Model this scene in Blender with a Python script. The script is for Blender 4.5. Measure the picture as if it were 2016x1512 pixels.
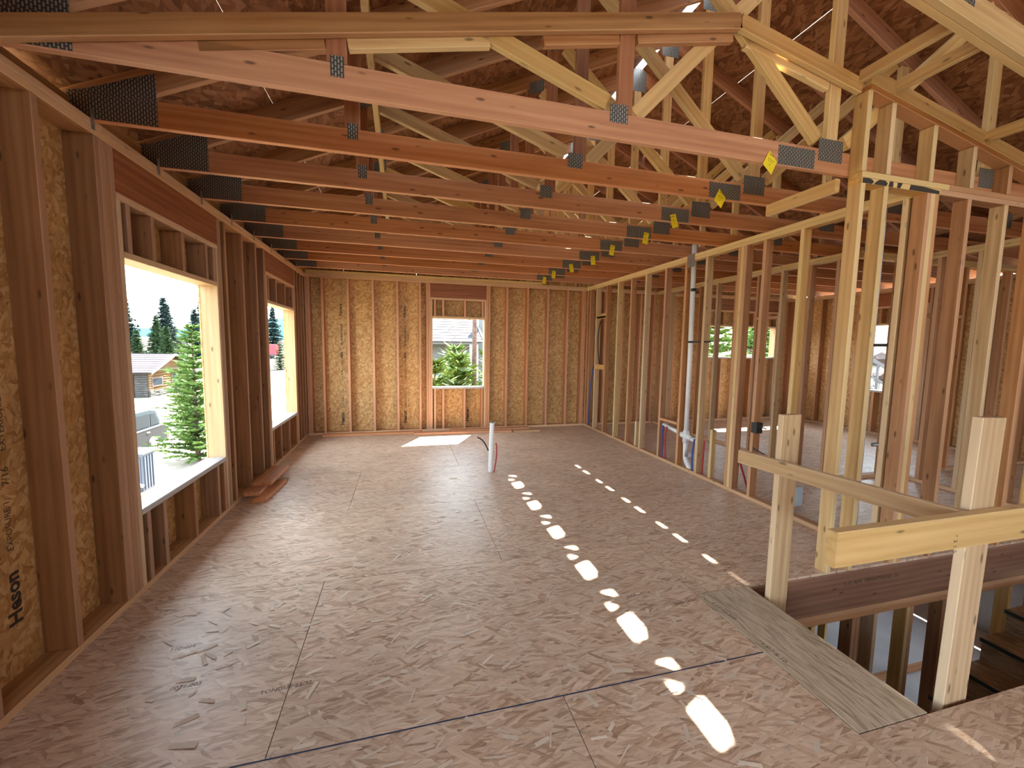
import bpy, bmesh, math, random
from mathutils import Vector, Matrix

# ------------------------------------------------------------------ camera, sky, sun, exposure
for o in list(bpy.data.objects):
    bpy.data.objects.remove(o, do_unlink=True)
S = bpy.context.scene
COL = S.collection
random.seed(7)

CAM_POS = Vector((1.594, 0.0, 1.581))
F_PX, YAW, PITCH, ROLL = 806.2, math.radians(14.79), math.radians(-5.322), math.radians(0.869)
cd = bpy.data.cameras.new('camera')
cd.sensor_width = 36.0
cd.lens = F_PX / 2016.0 * 36.0
cd.clip_start = 0.02
cd.clip_end = 3000
cam = bpy.data.objects.new('camera', cd)
COL.objects.link(cam)
fw = Vector((math.sin(YAW) * math.cos(PITCH), math.cos(YAW) * math.cos(PITCH), math.sin(PITCH)))
r0 = Vector((math.cos(YAW), -math.sin(YAW), 0.0))
u0 = r0.cross(fw)
rt = r0 * math.cos(ROLL) + u0 * math.sin(ROLL)
up = -r0 * math.sin(ROLL) + u0 * math.cos(ROLL)
m = Matrix((rt, up, -fw)).transposed().to_4x4()
m.translation = CAM_POS
cam.matrix_world = m
S.camera = cam

S.view_settings.view_transform = 'Standard'
S.view_settings.look = 'None'
S.view_settings.gamma = 1.0
S.view_settings.use_curve_mapping = False
S.view_settings.exposure = 4.0

world = bpy.data.worlds.new('world')
S.world = world
world.use_nodes = True
wn = world.node_tree.nodes
wl = world.node_tree.links
wn.clear()
wo = wn.new('ShaderNodeOutputWorld')
wb = wn.new('ShaderNodeBackground')
wb.inputs['Strength'].default_value = 0.75
tc = wn.new('ShaderNodeTexCoord')
sp = wn.new('ShaderNodeSeparateXYZ')
rp = wn.new('ShaderNodeValToRGB')
rp.color_ramp.elements[0].position = 0.0
rp.color_ramp.elements[0].color = (0.82, 0.95, 1.0, 1)
rp.color_ramp.elements[1].position = 0.8
rp.color_ramp.elements[1].color = (0.72, 0.87, 1.0, 1)
wl.new(tc.outputs['Generated'], sp.inputs[0])
wl.new(sp.outputs['Z'], rp.inputs[0])
wl.new(rp.outputs[0], wb.inputs['Color'])
wl.new(wb.outputs[0], wo.inputs[0])

SUN_TO = Vector((0.303, 0.603, 1.0)).normalized()
sd = bpy.data.lights.new('sun', 'SUN')
sd.energy = 5.5
sd.angle = math.radians(0.53)
sd.color = (1.0, 0.92, 0.78)
sun = bpy.data.objects.new('sun', sd)
sun.rotation_euler = SUN_TO.to_track_quat('Z', 'Y').to_euler()
sun.location = (12, 25, 40)
COL.objects.link(sun)

# ------------------------------------------------------------------ constants (metres)
D = 7.554          # inner face of the back wall studs
H = 2.75           # top of the double top plate
PW = 5.093         # room face of the long partition
RW = 10.30         # inner face of the right wall
T2 = 0.038         # thickness of 2x lumber
W4 = 0.089
W6 = 0.140
RX = 4.32          # ridge
PITCHR = 0.45
def roof(x):       # top of the truss top chords
    if x <= RX:
        return 2.9535 + PITCHR * x
    if x <= 8.0:
        return 2.9535 + PITCHR * RX - PITCHR * (x - RX)
    return 2.9535 + PITCHR * RX - PITCHR * (8.0 - RX) - 0.13 * (x - 8.0)
def TY(k):
    return 2.20 + 0.6096 * k

# ------------------------------------------------------------------ material helpers
def mk(name):
    mt = bpy.data.materials.new(name)
    mt.use_nodes = True
    nt = mt.node_tree
    b = nt.nodes['Principled BSDF']
    return mt, nt, b
def N(nt, typ, **kw):
    n = nt.nodes.new(typ)
    for k, v in kw.items():
        if k.startswith('i_'):
            n.inputs[k[2:].replace('_', ' ')].default_value = v
        else:
            setattr(n, k, v)
    return n
def ramp(nt, stops):
    r = nt.nodes.new('ShaderNodeValToRGB')
    e = r.color_ramp.elements
    while len(e) < len(stops):
        e.new(0.5)
    for i, (p, c) in enumerate(stops):
        e[i].position = p
        e[i].color = (c[0], c[1], c[2], 1)
    return r
def mathn(nt, op, a, b=None):
    n = nt.nodes.new('ShaderNodeMath')
    n.operation = op
    for i, v in enumerate((a, b)):
        if v is None:
            continue
        if isinstance(v, (int, float)):
            n.inputs[i].default_value = v
        else:
            nt.links.new(v, n.inputs[i])
    return n.outputs[0]
def mixc(nt, fac, a, b, mode='MIX'):
    n = nt.nodes.new('ShaderNodeMix')
    n.data_type = 'RGBA'
    n.blend_type = mode
    for idx, v in ((0, fac), (6, a), (7, b)):
        if isinstance(v, (int, float)):
            n.inputs[idx].default_value = v
        elif isinstance(v, tuple):
            n.inputs[idx].default_value = (v[0], v[1], v[2], 1)
        else:
            nt.links.new(v, n.inputs[idx])
    return n.outputs[2]
def obj_vec(nt, jitter=40.0):
    t = nt.nodes.new('ShaderNodeTexCoord')
    oi = nt.nodes.new('ShaderNodeObjectInfo')
    mul = nt.nodes.new('ShaderNodeVectorMath')
    mul.operation = 'SCALE'
    cmb = nt.nodes.new('ShaderNodeCombineXYZ')
    cmb.inputs[0].default_value = 1.0
    cmb.inputs[1].default_value = 0.73
    cmb.inputs[2].default_value = 0.41
    nt.links.new(cmb.outputs[0], mul.inputs[0])
    nt.links.new(mathn(nt, 'MULTIPLY', oi.outputs['Random'], jitter), mul.inputs['Scale'])
    add = nt.nodes.new('ShaderNodeVectorMath')
    add.operation = 'ADD'
    nt.links.new(t.outputs['Object'], add.inputs[0])
    nt.links.new(mul.outputs[0], add.inputs[1])
    return add.outputs[0], oi.outputs['Random']
def mapping(nt, vec, scale, rot=(0, 0, 0)):
    n = nt.nodes.new('ShaderNodeMapping')
    n.inputs['Scale'].default_value = scale
    n.inputs['Rotation'].default_value = rot
    nt.links.new(vec, n.inputs['Vector'])
    return n.outputs[0]
def bump(nt, b, height, strength, dist):
    n = nt.nodes.new('ShaderNodeBump')
    n.inputs['Strength'].default_value = strength
    n.inputs['Distance'].default_value = dist
    nt.links.new(height, n.inputs['Height'])
    nt.links.new(n.outputs[0], b.inputs['Normal'])

def wood(name, dark, mid, light, knots=True, rough=0.62, var=0.22):
    mt, nt, b = mk(name)
    v, rnd = obj_vec(nt)
    g = N(nt, 'ShaderNodeTexNoise', i_Scale=1.0, i_Detail=5.0, i_Roughness=0.6, i_Distortion=0.4)
    nt.links.new(mapping(nt, v, (1.3, 34, 34)), g.inputs['Vector'])
    g2 = N(nt, 'ShaderNodeTexNoise', i_Scale=1.0, i_Detail=3.0, i_Distortion=1.2)
    nt.links.new(mapping(nt, v, (0.9, 9, 9)), g2.inputs['Vector'])
    wv = N(nt, 'ShaderNodeTexWave', i_Scale=1.0, i_Distortion=5.0, i_Detail=2.0)
    wv.wave_type = 'BANDS'
    wv.bands_direction = 'Y'
    nt.links.new(mapping(nt, v, (0.45, 7, 7)), wv.inputs['Vector'])
    s = mathn(nt, 'ADD', mathn(nt, 'MULTIPLY', g.outputs[0], 0.5), mathn(nt, 'MULTIPLY', g2.outputs[0], 0.35))
    s = mathn(nt, 'ADD', s, mathn(nt, 'MULTIPLY', wv.outputs[0], 0.10))
    r = ramp(nt, [(0.28, dark), (0.5, mid), (0.72, light)])
    nt.links.new(s, r.inputs[0])
    col = r.outputs[0]
    if knots:
        vo = N(nt, 'ShaderNodeTexVoronoi', i_Scale=1.0)
        nt.links.new(mapping(nt, v, (4.6, 15, 15)), vo.inputs['Vector'])
        k = ramp(nt, [(0.07, (1, 1, 1)), (0.15, (0, 0, 0))])
        nt.links.new(vo.outputs['Distance'], k.inputs[0])
        col = mixc(nt, mathn(nt, 'MULTIPLY', k.outputs[0], 0.75), col, tuple(c * 0.22 for c in dark))
    # narrow edges paler: partly sapwood, partly light off the floor painted into the colour
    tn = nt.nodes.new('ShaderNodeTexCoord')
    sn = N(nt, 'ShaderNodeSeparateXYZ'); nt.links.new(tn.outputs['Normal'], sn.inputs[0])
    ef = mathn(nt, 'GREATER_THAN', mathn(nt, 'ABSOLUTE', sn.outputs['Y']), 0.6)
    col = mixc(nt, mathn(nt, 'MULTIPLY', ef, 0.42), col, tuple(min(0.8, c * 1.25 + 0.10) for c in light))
    hv = N(nt, 'ShaderNodeHueSaturation')
    hv.inputs['Hue'].default_value = 0.5
    nt.links.new(mathn(nt, 'ADD', mathn(nt, 'MULTIPLY', rnd, var), 1.0 - var / 2), hv.inputs['Value'])
    rn2 = mathn(nt, 'FRACT', mathn(nt, 'MULTIPLY', rnd, 17.3))
    nt.links.new(mathn(nt, 'ADD', mathn(nt, 'MULTIPLY', rn2, 0.18), 0.95), hv.inputs['Saturation'])
    nt.links.new(col, hv.inputs['Color'])
    nt.links.new(hv.outputs[0], b.inputs['Base Color'])
    b.inputs['Roughness'].default_value = rough
    b.inputs['Specular IOR Level'].default_value = 0.3
    bump(nt, b, g.outputs[0], 0.25, 0.002)
    return mt

def osb(name, stops, sx=7.0, sy=38.0, angs=(-0.30, 0.12, 0.55), rough=0.5, gap=0.6, spec=0.35, thr=0.45, crack=0.5, cs=(9, 75)):
    mt, nt, b = mk(name)
    v, rnd = obj_vec(nt)
    warp = N(nt, 'ShaderNodeTexNoise', i_Scale=3.0, i_Detail=1.0)
    nt.links.new(v, warp.inputs['Vector'])
    wm = N(nt, 'ShaderNodeVectorMath', operation='SCALE')
    wm.inputs['Scale'].default_value = 0.06
    nt.links.new(warp.outputs['Color'], wm.inputs[0])
    va = N(nt, 'ShaderNodeVectorMath', operation='ADD')
    nt.links.new(v, va.inputs[0])
    nt.links.new(wm.outputs[0], va.inputs[1])
    col = None
    hgt = None
    for i, a in enumerate(angs):
        mr = mapping(nt, va.outputs[0], (1, 1, 1), (0, 0, a))
        ms = mapping(nt, mr, (sx * (1.0 + 0.22 * i), sy * (1.0 - 0.12 * i), 1.0))
        vo = N(nt, 'ShaderNodeTexVoronoi', voronoi_dimensions='2D', i_Scale=1.0, i_Randomness=1.0)
        nt.links.new(ms, vo.inputs['Vector'])
        sc = N(nt, 'ShaderNodeSeparateColor')
        nt.links.new(vo.outputs['Color'], sc.inputs[0])
        gr = N(nt, 'ShaderNodeTexNoise', i_Scale=1.0, i_Detail=4.0, i_Roughness=0.65)
        nt.links.new(mapping(nt, mr, (14, 230, 1)), gr.inputs['Vector'])
        tone = mathn(nt, 'ADD', mathn(nt, 'MULTIPLY', sc.outputs['Green'], 0.55), mathn(nt, 'MULTIPLY', gr.outputs[0], 0.52))
        # flake rim: cells are darkest at their far ends
        eg = ramp(nt, [(0.0, (1, 1, 1)), (0.62, (1, 1, 1)), (0.95, (gap, gap, gap))])
        nt.links.new(vo.outputs['Distance'], eg.inputs[0])
        r = ramp(nt, stops)
        nt.links.new(tone, r.inputs[0])
        c = mixc(nt, 1.0, r.outputs[0], eg.outputs[0], 'MULTIPLY')
        if col is None:
            col, hgt = c, tone
        else:
            msk = mathn(nt, 'GREATER_THAN', sc.outputs['Red'], thr + 0.12 * i)
            col = mixc(nt, msk, col, c)
            hgt = mathn(nt, 'ADD', hgt, mathn(nt, 'MULTIPLY', msk, 0.5))
    ck = N(nt, 'ShaderNodeTexNoise', i_Scale=1.0, i_Detail=3.0, i_Distortion=0.6)
    nt.links.new(mapping(nt, va.outputs[0], (cs[0], cs[1], 1), (0, 0, angs[0] * 0.5)), ck.inputs['Vector'])
    cr = ramp(nt, [(0.27, (1 - crack,) * 3), (0.37, (1, 1, 1))])
    nt.links.new(ck.outputs[0], cr.inputs[0])
    col = mixc(nt, 1.0, col, cr.outputs[0], 'MULTIPLY')
    big = N(nt, 'ShaderNodeTexNoise', i_Scale=1.6, i_Detail=3.0)
    nt.links.new(v, big.inputs['Vector'])
    hv = N(nt, 'ShaderNodeHueSaturation')
    nt.links.new(mathn(nt, 'ADD', mathn(nt, 'MULTIPLY', big.outputs[0], 0.5), 0.75), hv.inputs['Value'])
    nt.links.new(col, hv.inputs['Color'])
    nt.links.new(hv.outputs[0], b.inputs['Base Color'])
    b.inputs['Roughness'].default_value = rough
    b.inputs['Specular IOR Level'].default_value = spec
    bump(nt, b, hgt, 0.35, 0.003)
    return mt

def plain(name, c, rough=0.5, metal=0.0, var=0.0, nscale=8.0, spec=0.5):
    mt, nt, b = mk(name)
    v, rnd = obj_vec(nt)
    n = N(nt, 'ShaderNodeTexNoise', i_Scale=nscale, i_Detail=4.0)
    nt.links.new(v, n.inputs['Vector'])
    r = ramp(nt, [(0.3, tuple(x * (1 - var) for x in c)), (0.7, tuple(min(1, x * (1 + var)) for x in c))])
    nt.links.new(n.outputs[0], r.inputs[0])
    nt.links.new(r.outputs[0], b.inputs['Base Color'])
    b.inputs['Roughness'].default_value = rough
    b.inputs['Metallic'].default_value = metal
    b.inputs['Specular IOR Level'].default_value = spec
    return mt

def plate_mat(name):
    mt, nt, b = mk(name)
    tcx = nt.nodes.new('ShaderNodeTexCoord')
    sx_ = N(nt, 'ShaderNodeSeparateXYZ'); nt.links.new(tcx.outputs['Object'], sx_.inputs[0])
    cx_ = N(nt, 'ShaderNodeCombineXYZ'); nt.links.new(sx_.outputs['Z'], cx_.inputs[0]); nt.links.new(sx_.outputs['X'], cx_.inputs[1])
    v = cx_.outputs[0]
    br = N(nt, 'ShaderNodeTexBrick', i_Scale=1.0)
    br.inputs['Color1'].default_value = (1, 1, 1, 1)
    br.inputs['Color2'].default_value = (0.85, 0.85, 0.85, 1)
    br.inputs['Mortar'].default_value = (0, 0, 0, 1)
    br.inputs['Mortar Size'].default_value = 0.0036
    br.inputs['Brick Width'].default_value = 0.025
    br.inputs['Row Height'].default_value = 0.0135
    nt.links.new(v, br.inputs['Vector'])
    r = ramp(nt, [(0.0, (0.05, 0.045, 0.04)), (1.0, (0.33, 0.31, 0.28))])
    nt.links.new(br.outputs['Color'], r.inputs[0])
    nt.links.new(r.outputs[0], b.inputs['Base Color'])
    b.inputs['Metallic'].default_value = 0.2
    b.inputs['Roughness'].default_value = 0.42
    bump(nt, b, br.outputs['Color'], 0.8, 0.003)
    return mt

M = {}
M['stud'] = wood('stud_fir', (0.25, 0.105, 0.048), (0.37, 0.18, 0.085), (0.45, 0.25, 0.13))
M['shaded_stud'] = wood('shaded_fir', (0.17, 0.072, 0.034), (0.27, 0.125, 0.060), (0.34, 0.18, 0.095))  # stud wood darkened: shade on the left wall put into its colour
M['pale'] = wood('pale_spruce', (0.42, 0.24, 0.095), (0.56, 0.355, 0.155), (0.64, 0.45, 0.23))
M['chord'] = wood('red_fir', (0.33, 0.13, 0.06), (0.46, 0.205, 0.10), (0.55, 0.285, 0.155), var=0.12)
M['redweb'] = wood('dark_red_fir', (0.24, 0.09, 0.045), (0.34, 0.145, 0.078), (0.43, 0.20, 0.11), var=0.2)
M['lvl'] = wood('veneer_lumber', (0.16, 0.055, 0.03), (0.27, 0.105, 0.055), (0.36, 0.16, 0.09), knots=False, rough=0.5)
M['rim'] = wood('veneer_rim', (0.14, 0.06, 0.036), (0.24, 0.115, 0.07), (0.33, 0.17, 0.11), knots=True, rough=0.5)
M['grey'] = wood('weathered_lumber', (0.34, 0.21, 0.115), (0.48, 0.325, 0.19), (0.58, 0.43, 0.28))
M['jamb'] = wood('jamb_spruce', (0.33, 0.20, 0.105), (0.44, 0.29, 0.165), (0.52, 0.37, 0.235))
M['sill'] = wood('skylit_sill', (0.24, 0.22, 0.21), (0.34, 0.32, 0.31), (0.42, 0.40, 0.39))  # weathered grey, with the sky-lit tone of the sills painted in
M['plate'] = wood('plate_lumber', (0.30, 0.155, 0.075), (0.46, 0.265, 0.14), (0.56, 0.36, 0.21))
FL = [(0.16, (0.17, 0.092, 0.055)), (0.27, (0.38, 0.24, 0.155)), (0.44, (0.53, 0.37, 0.262)), (0.68, (0.61, 0.45, 0.335)), (0.84, (0.67, 0.53, 0.415)), (0.95, (0.80, 0.71, 0.62))]
M['floor'] = osb('floor_strand_board', FL, sx=8.0, sy=90.0, angs=(-0.08, 0.20, -0.34, 0.7), rough=0.42, spec=0.5, gap=0.62, crack=0.5, cs=(14, 140))
PLK = [(0.15, (0.24, 0.175, 0.115)), (0.45, (0.44, 0.345, 0.245)), (0.85, (0.56, 0.46, 0.345))]
M['plank'] = osb('rim_strand_board', PLK, sx=6.0, sy=110.0, angs=(-0.1, 0.07, 0.18), rough=0.55, crack=0.5, cs=(14, 150))
WL = [(0.14, (0.26, 0.115, 0.03)), (0.32, (0.44, 0.225, 0.075)), (0.6, (0.58, 0.34, 0.135)), (0.95, (0.73, 0.50, 0.26))]
M['wallosb'] = osb('wall_strand_board', WL, sx=15.0, sy=66.0, angs=(-0.4, 0.35, -0.95, 1.2), rough=0.6, gap=0.65, crack=0.4)
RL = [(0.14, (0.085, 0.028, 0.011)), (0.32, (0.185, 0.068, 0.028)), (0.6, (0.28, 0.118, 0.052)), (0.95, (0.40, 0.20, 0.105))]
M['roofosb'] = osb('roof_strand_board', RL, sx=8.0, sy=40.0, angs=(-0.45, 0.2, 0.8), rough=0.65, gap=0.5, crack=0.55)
M['gang'] = plate_mat('galvanised_truss_plate')
M['galv'] = plain('galvanised_steel', (0.42, 0.42, 0.42), 0.4, 0.85, 0.1)
M['pvc'] = plain('white_pvc', (0.74, 0.74, 0.76), 0.35, 0, 0.03)
M['red'] = plain('red_pex', (0.36, 0.02, 0.03), 0.4, 0, 0.05)
M['blue'] = plain('blue_pex', (0.03, 0.06, 0.28), 0.4, 0, 0.05)
M['black'] = plain('black_rubber', (0.015, 0.015, 0.018), 0.5, 0, 0.1)
M['ink'] = plain('black_print', (0.035, 0.025, 0.02), 0.7, 0, 0.3, 90.0)
M['tag'] = plain('yellow_tag', (0.78, 0.60, 0.01), 0.55, 0, 0.06)
M['tread'] = osb('tread_strand_board', [(0.1, (0.14, 0.075, 0.035)), (0.4, (0.30, 0.18, 0.09)), (0.9, (0.46, 0.31, 0.17))], sx=6, sy=36)
M['nosing'] = plain('dark_nosing', (0.02, 0.045, 0.05), 0.5)
M['concrete'] = plain('basement_slab', (0.40, 0.41, 0.43), 0.7, 0, 0.12, 2.0)
M['shave'] = plain('wood_shavings', (0.62, 0.52, 0.42), 0.7, 0, 0.2, 3.0)

# ------------------------------------------------------------------ geometry helpers
def tag(o, label=None, cat=None, group=None, kind=None):
    if label: o['label'] = label
    if cat: o['category'] = cat
    if group: o['group'] = group
    if kind: o['kind'] = kind
    return o
def empty(name, loc=(0, 0, 0)):
    o = bpy.data.objects.new(name, None)
    o.empty_display_size = 0.1
    o.location = loc
    COL.objects.link(o)
    return o
def struct(name, label, cat, loc=(0, 0, 0)):
    return tag(empty(name, loc), label, cat, None, 'structure')
def put(o, parent):
    COL.objects.link(o)
    if parent is not None:
        o.parent = parent
        inv = Matrix.Identity(4)
        p = parent
        w = Matrix.Identity(4)
        chain = []
        while p is not None:
            chain.append(p); p = p.parent
        for q in reversed(chain):
            w = w @ q.matrix_parent_inverse @ q.matrix_basis
        o.matrix_parent_inverse = w.inverted()
    return o
MESH = {}
def bar_mesh(L, W, T, ch, mat):
    key = (round(L, 3), round(W, 4), round(T, 4), ch, mat.name)
    if key in MESH:
        return MESH[key]
    l, w, t = L / 2, W / 2, T / 2
    if ch > 0:
        c = min(ch, w * 0.4, t * 0.4)
        ring = [(w, t - c), (w - c, t), (-w + c, t), (-w, t - c), (-w, -t + c), (-w + c, -t), (w - c, -t), (w, -t + c)]
    else:
        ring = [(w, t), (-w, t), (-w, -t), (w, -t)]
    n = len(ring)
    vs = [(-l, y, z) for y, z in ring] + [(l, y, z) for y, z in ring]
    fs = [tuple(range(n - 1, -1, -1)), tuple(range(n, 2 * n))]
    for i in range(n):
        j = (i + 1) % n
        fs.append((i, j, n + j, n + i))
    me = bpy.data.meshes.new('bar')
    me.from_pydata(vs, [], [tuple(reversed(f)) for f in fs])
    me.materials.append(mat)
    bm = bmesh.new(); bm.from_mesh(me)
    bmesh.ops.recalc_face_normals(bm, faces=bm.faces)
    bm.to_mesh(me); bm.free()
    MESH[key] = me
    return me
AX = [Vector((1, 0, 0)), Vector((0, 1, 0)), Vector((0, 0, 1))]
def box(name, x0, x1, y0, y1, z0, z1, mat, parent=None, ch=0.003, lab=None, order=None):
    d = [abs(x1 - x0), abs(y1 - y0), abs(z1 - z0)]
    o_ = order or sorted(range(3), key=lambda i: -d[i])
    ax, ay = AX[o_[0]], AX[o_[1]]
    az = ax.cross(ay)
    me = bar_mesh(d[o_[0]], d[o_[1]], d[o_[2]], ch, mat if not isinstance(mat, str) else M[mat])
    o = bpy.data.objects.new(name, me)
    mw = Matrix((ax, ay, az)).transposed().to_4x4()
    mw.translation = Vector(((x0 + x1) / 2, (y0 + y1) / 2, (z0 + z1) / 2))
    o.matrix_basis = mw
    put(o, parent)
    if lab: o['label'] = lab
    return o
def beam(name, p, q, w, t, mat, parent=None, side=(0, 1, 0), ch=0.003, lab=None):
    p, q, side = Vector(p), Vector(q), Vector(side)
    ax = (q - p).normalized()
    az = (side - ax * side.dot(ax)).normalized()
    ay = az.cross(ax)
    me = bar_mesh((q - p).length, w, t, ch, mat if not isinstance(mat, str) else M[mat])
    o = bpy.data.objects.new(name, me)
    mw = Matrix((ax, ay, az)).transposed().to_4x4()
    mw.translation = (p + q) / 2
    o.matrix_basis = mw
    put(o, parent)
    if lab: o['label'] = lab
    return o
def mesh(name, vs, fs, mat, parent=None, smooth=False, origin=None, mats=None, fm=None):
    me = bpy.data.meshes.new(name)
    org = Vector(origin) if origin is not None else Vector((0, 0, 0))
    me.from_pydata([tuple(Vector(v) - org) for v in vs], [], fs)
    for mm in (mats or [mat]):
        me.materials.append(M[mm] if isinstance(mm, str) else mm)
    if fm:
        for i, f in enumerate(me.polygons):
            f.material_index = fm[i]
    if smooth:
        for f in me.polygons:
            f.use_smooth = True
    me.update()
    o = bpy.data.objects.new(name, me)
    o.location = org
    put(o, parent)
    return o
def prism(name, pts, d, mat, parent=None):      # closed polygon pts (3D, planar) extruded by vector d
    pts = [Vector(p) for p in pts]
    d = Vector(d)
    n = len(pts)
    nrm = Vector((0, 0, 0))
    for i in range(n):
        nrm += pts[i].cross(pts[(i + 1) % n])
    if nrm.dot(d) > 0:
        pts.reverse()
    vs = pts + [p + d for p in pts]
    fs = [tuple(range(n)), tuple(range(2 * n - 1, n - 1, -1))]
    for i in range(n):
        j = (i + 1) % n
        fs.append((j, i, n + i, n + j))
    return mesh(name, vs, fs, mat, parent, origin=sum(vs, Vector()) / (2 * n))
def tube(name, pts, r, mat, parent=None, n=10, caps=True, rr=None):
    pts = [Vector(p) for p in pts]
    vs, fs = [], []
    prev = None
    for i, p in enumerate(pts):
        d = (pts[min(i + 1, len(pts) - 1)] - pts[max(i - 1, 0)]).normalized()
        a = Vector((0, 0, 1)) if abs(d.z) < 0.9 else Vector((1, 0, 0))
        if prev is not None:
            a = prev
        x = (a - d * a.dot(d)).normalized()
        prev = x
        y = d.cross(x)
        rad = rr[i] if rr else r
        for k in range(n):
            t = 2 * math.pi * k / n
            vs.append(p + (x * math.cos(t) + y * math.sin(t)) * rad)
    for i in range(len(pts) - 1):
        for k in range(n):
            j = (k + 1) % n
            fs.append((i * n + k, i * n + j, (i + 1) * n + j, (i + 1) * n + k))
    if caps:
        fs.append(tuple(range(n - 1, -1, -1)))
        fs.append(tuple(range((len(pts) - 1) * n, len(pts) * n)))
    return mesh(name, vs, fs, mat, parent, smooth=True, origin=pts[0])
def bez(p0, p1, p2, p3, n=10):
    p0, p1, p2, p3 = map(Vector, (p0, p1, p2, p3))
    out = []
    for i in range(n + 1):
        t = i / n
        out.append(p0 * (1 - t) ** 3 + p1 * 3 * t * (1 - t) ** 2 + p2 * 3 * t * t * (1 - t) + p3 * t ** 3)
    return out
def text(name, body, size, loc, right, upv, parent, mat='ink', bold=0.0):
    cu = bpy.data.curves.new('tmp_text', 'FONT')
    cu.body = body
    cu.size = size
    cu.offset = bold
    cu.resolution_u = 2
    to = bpy.data.objects.new('tmp_text', cu)
    COL.objects.link(to)
    bpy.context.view_layer.update()
    dg = bpy.context.evaluated_depsgraph_get()
    me = bpy.data.meshes.new_from_object(to.evaluated_get(dg))
    bpy.data.objects.remove(to, do_unlink=True)
    bpy.data.curves.remove(cu)
    me.materials.clear()
    me.materials.append(M[mat])
    o = bpy.data.objects.new(name, me)
    r_, u_ = Vector(right).normalized(), Vector(upv).normalized()
    mw = Matrix((r_, u_, r_.cross(u_))).transposed().to_4x4()
    mw.translation = Vector(loc)
    o.matrix_basis = mw
    put(o, parent)
    return o

# ================================================================== FLOOR
floor = struct('floor', 'brown strand board subfloor of the whole unfinished storey', 'floor')
FZ = 0.018
OX0, OX1, OY0, OY1 = 3.81, 7.2, 1.145, 2.11      # stair opening
def sub_rects(r, holes):
    out = [r]
    for h in holes:
        nxt = []
        for (a, b, c, d) in out:
            x0, x1, y0, y1 = max(a, h[0]), min(b, h[1]), max(c, h[2]), min(d, h[3])
            if x0 >= x1 - 1e-4 or y0 >= y1 - 1e-4:
                nxt.append((a, b, c, d)); continue
            if a < x0 - 1e-4: nxt.append((a, x0, c, d))
            if x1 < b - 1e-4: nxt.append((x1, b, c, d))
            if c < y0 - 1e-4: nxt.append((x0, x1, c, y0))
            if y1 < d - 1e-4: nxt.append((x0, x1, y1, d))
        out = nxt
    return out
ys = [1.602 + 1.2192 * i for i in range(-9, 7)]
hole = [(OX0 - 0.405, OX1, OY0 - 0.012, OY1 + 0.012)]
for j in range(len(ys) - 1):
    ya, yb = max(ys[j], -8.0), min(ys[j + 1], D + 0.15)
    if yb <= ya: continue
    off = 1.068 if (j % 2 == 1) else 2.280
    x = off - 2.4384 * 3
    while x < RW + 0.14:
        xa, xb = max(x, -0.14), min(x + 2.4384, RW + 0.14)
        x += 2.4384
        if xb - xa < 0.02: continue
        for (a, b, c, d) in sub_rects((xa, xb, ya, yb), hole):
            g = 0.0019
            o = box('floor_panel', a + g, b - g, c + g, d - g, -FZ, 0, 'floor', floor, ch=0, order=(0, 1, 2))
# joist deck under the seams keeps the light out
box('floor_joist_deck', -0.14, OX0 - 0.05, -8.0, D + 0.14, -0.06, -FZ - 0.001, 'rim', floor, ch=0)
box('floor_joist_deck', OX0 - 0.05, RW + 0.14, OY1 + 0.02, D + 0.14, -0.06, -FZ - 0.001, 'rim', floor, ch=0)
box('floor_joist_deck', OX0 - 0.05, RW + 0.14, -8.0, OY0 - 0.02, -0.06, -FZ - 0.001, 'rim', floor, ch=0)
box('floor_joist_deck', OX1 + 0.02, RW + 0.14, OY0 - 0.02, OY1 + 0.02, -0.06, -FZ - 0.001, 'rim', floor, ch=0)
o = box('edge_plank', OX0 - 0.40, OX0, OY0 - 0.008, OY1 + 0.008, -FZ, 0.001, 'plank', floor, ch=0.002)
o['label'] = 'pale strand board strip along the stair opening'
text('printed_text', '0.21-10-500', 0.035, (3.435, 2.02, 0.0016), (0.10, -1, 0), (1, 0.1, 0), o)
text('printed_text', '1.5-7/8-10', 0.035, (3.44, 1.66, 0.0016), (0.04, -1, 0), (1, 0.04, 0), o)
for (tx, ty, s) in ((2.95, 2.19, '21CR-0011-4'), (3.20, 2.05, 'SPAN 24-OC'), (0.95, 1.93, 'TONGUE 23/32'), (0.55, 2.05, '0071-003'), (0.42, 2.33, '11Z-004')):
    text('printed_text', s, 0.032, (tx, ty, 0.0006), (1, 0.06, 0), (-0.06, 1, 0), floor)
# chalk lines snapped along the seams
mesh('chalk_line', [(0.95, 1.5985, 0.0007), (3.40, 1.5985, 0.0007), (3.40, 1.6055, 0.0007), (0.95, 1.6055, 0.0007)], [(0, 1, 2, 3)],
     plain('blue_chalk', (0.02, 0.035, 0.09), 0.8), floor)
# rim boards of the opening and the header beam on the far side
box('rim_board', OX0 - 0.04, OX0, OY0, OY1, -0.31, -FZ - 0.001, 'rim', floor)
box('rim_board', OX0, OX1, OY0 - 0.04, OY0 - 0.001, -0.31, -FZ - 0.001, 'rim', floor)
box('rim_board', OX1, OX1 + 0.04, OY0, OY1, -0.31, -FZ - 0.001, 'rim', floor)
hb = box('header_beam', OX0 + 0.34, OX1, OY1 + 0.001, OY1 + 0.045, -0.31, -FZ - 0.001, 'rim', floor)
hb['label'] = 'dark laminated beam with black print'
hb2 = box('header_beam', OX0 - 0.04, OX0 + 0.337, OY1 + 0.001, OY1 + 0.045, -0.31, -FZ - 0.001, 'rim', floor)
text('printed_text', '2.1E  APA  VERSASTRAND  30', 0.042, (4.66, OY1 - 0.0005, -0.115), (1, 0, 0), (0, 0, 1), hb)
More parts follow.
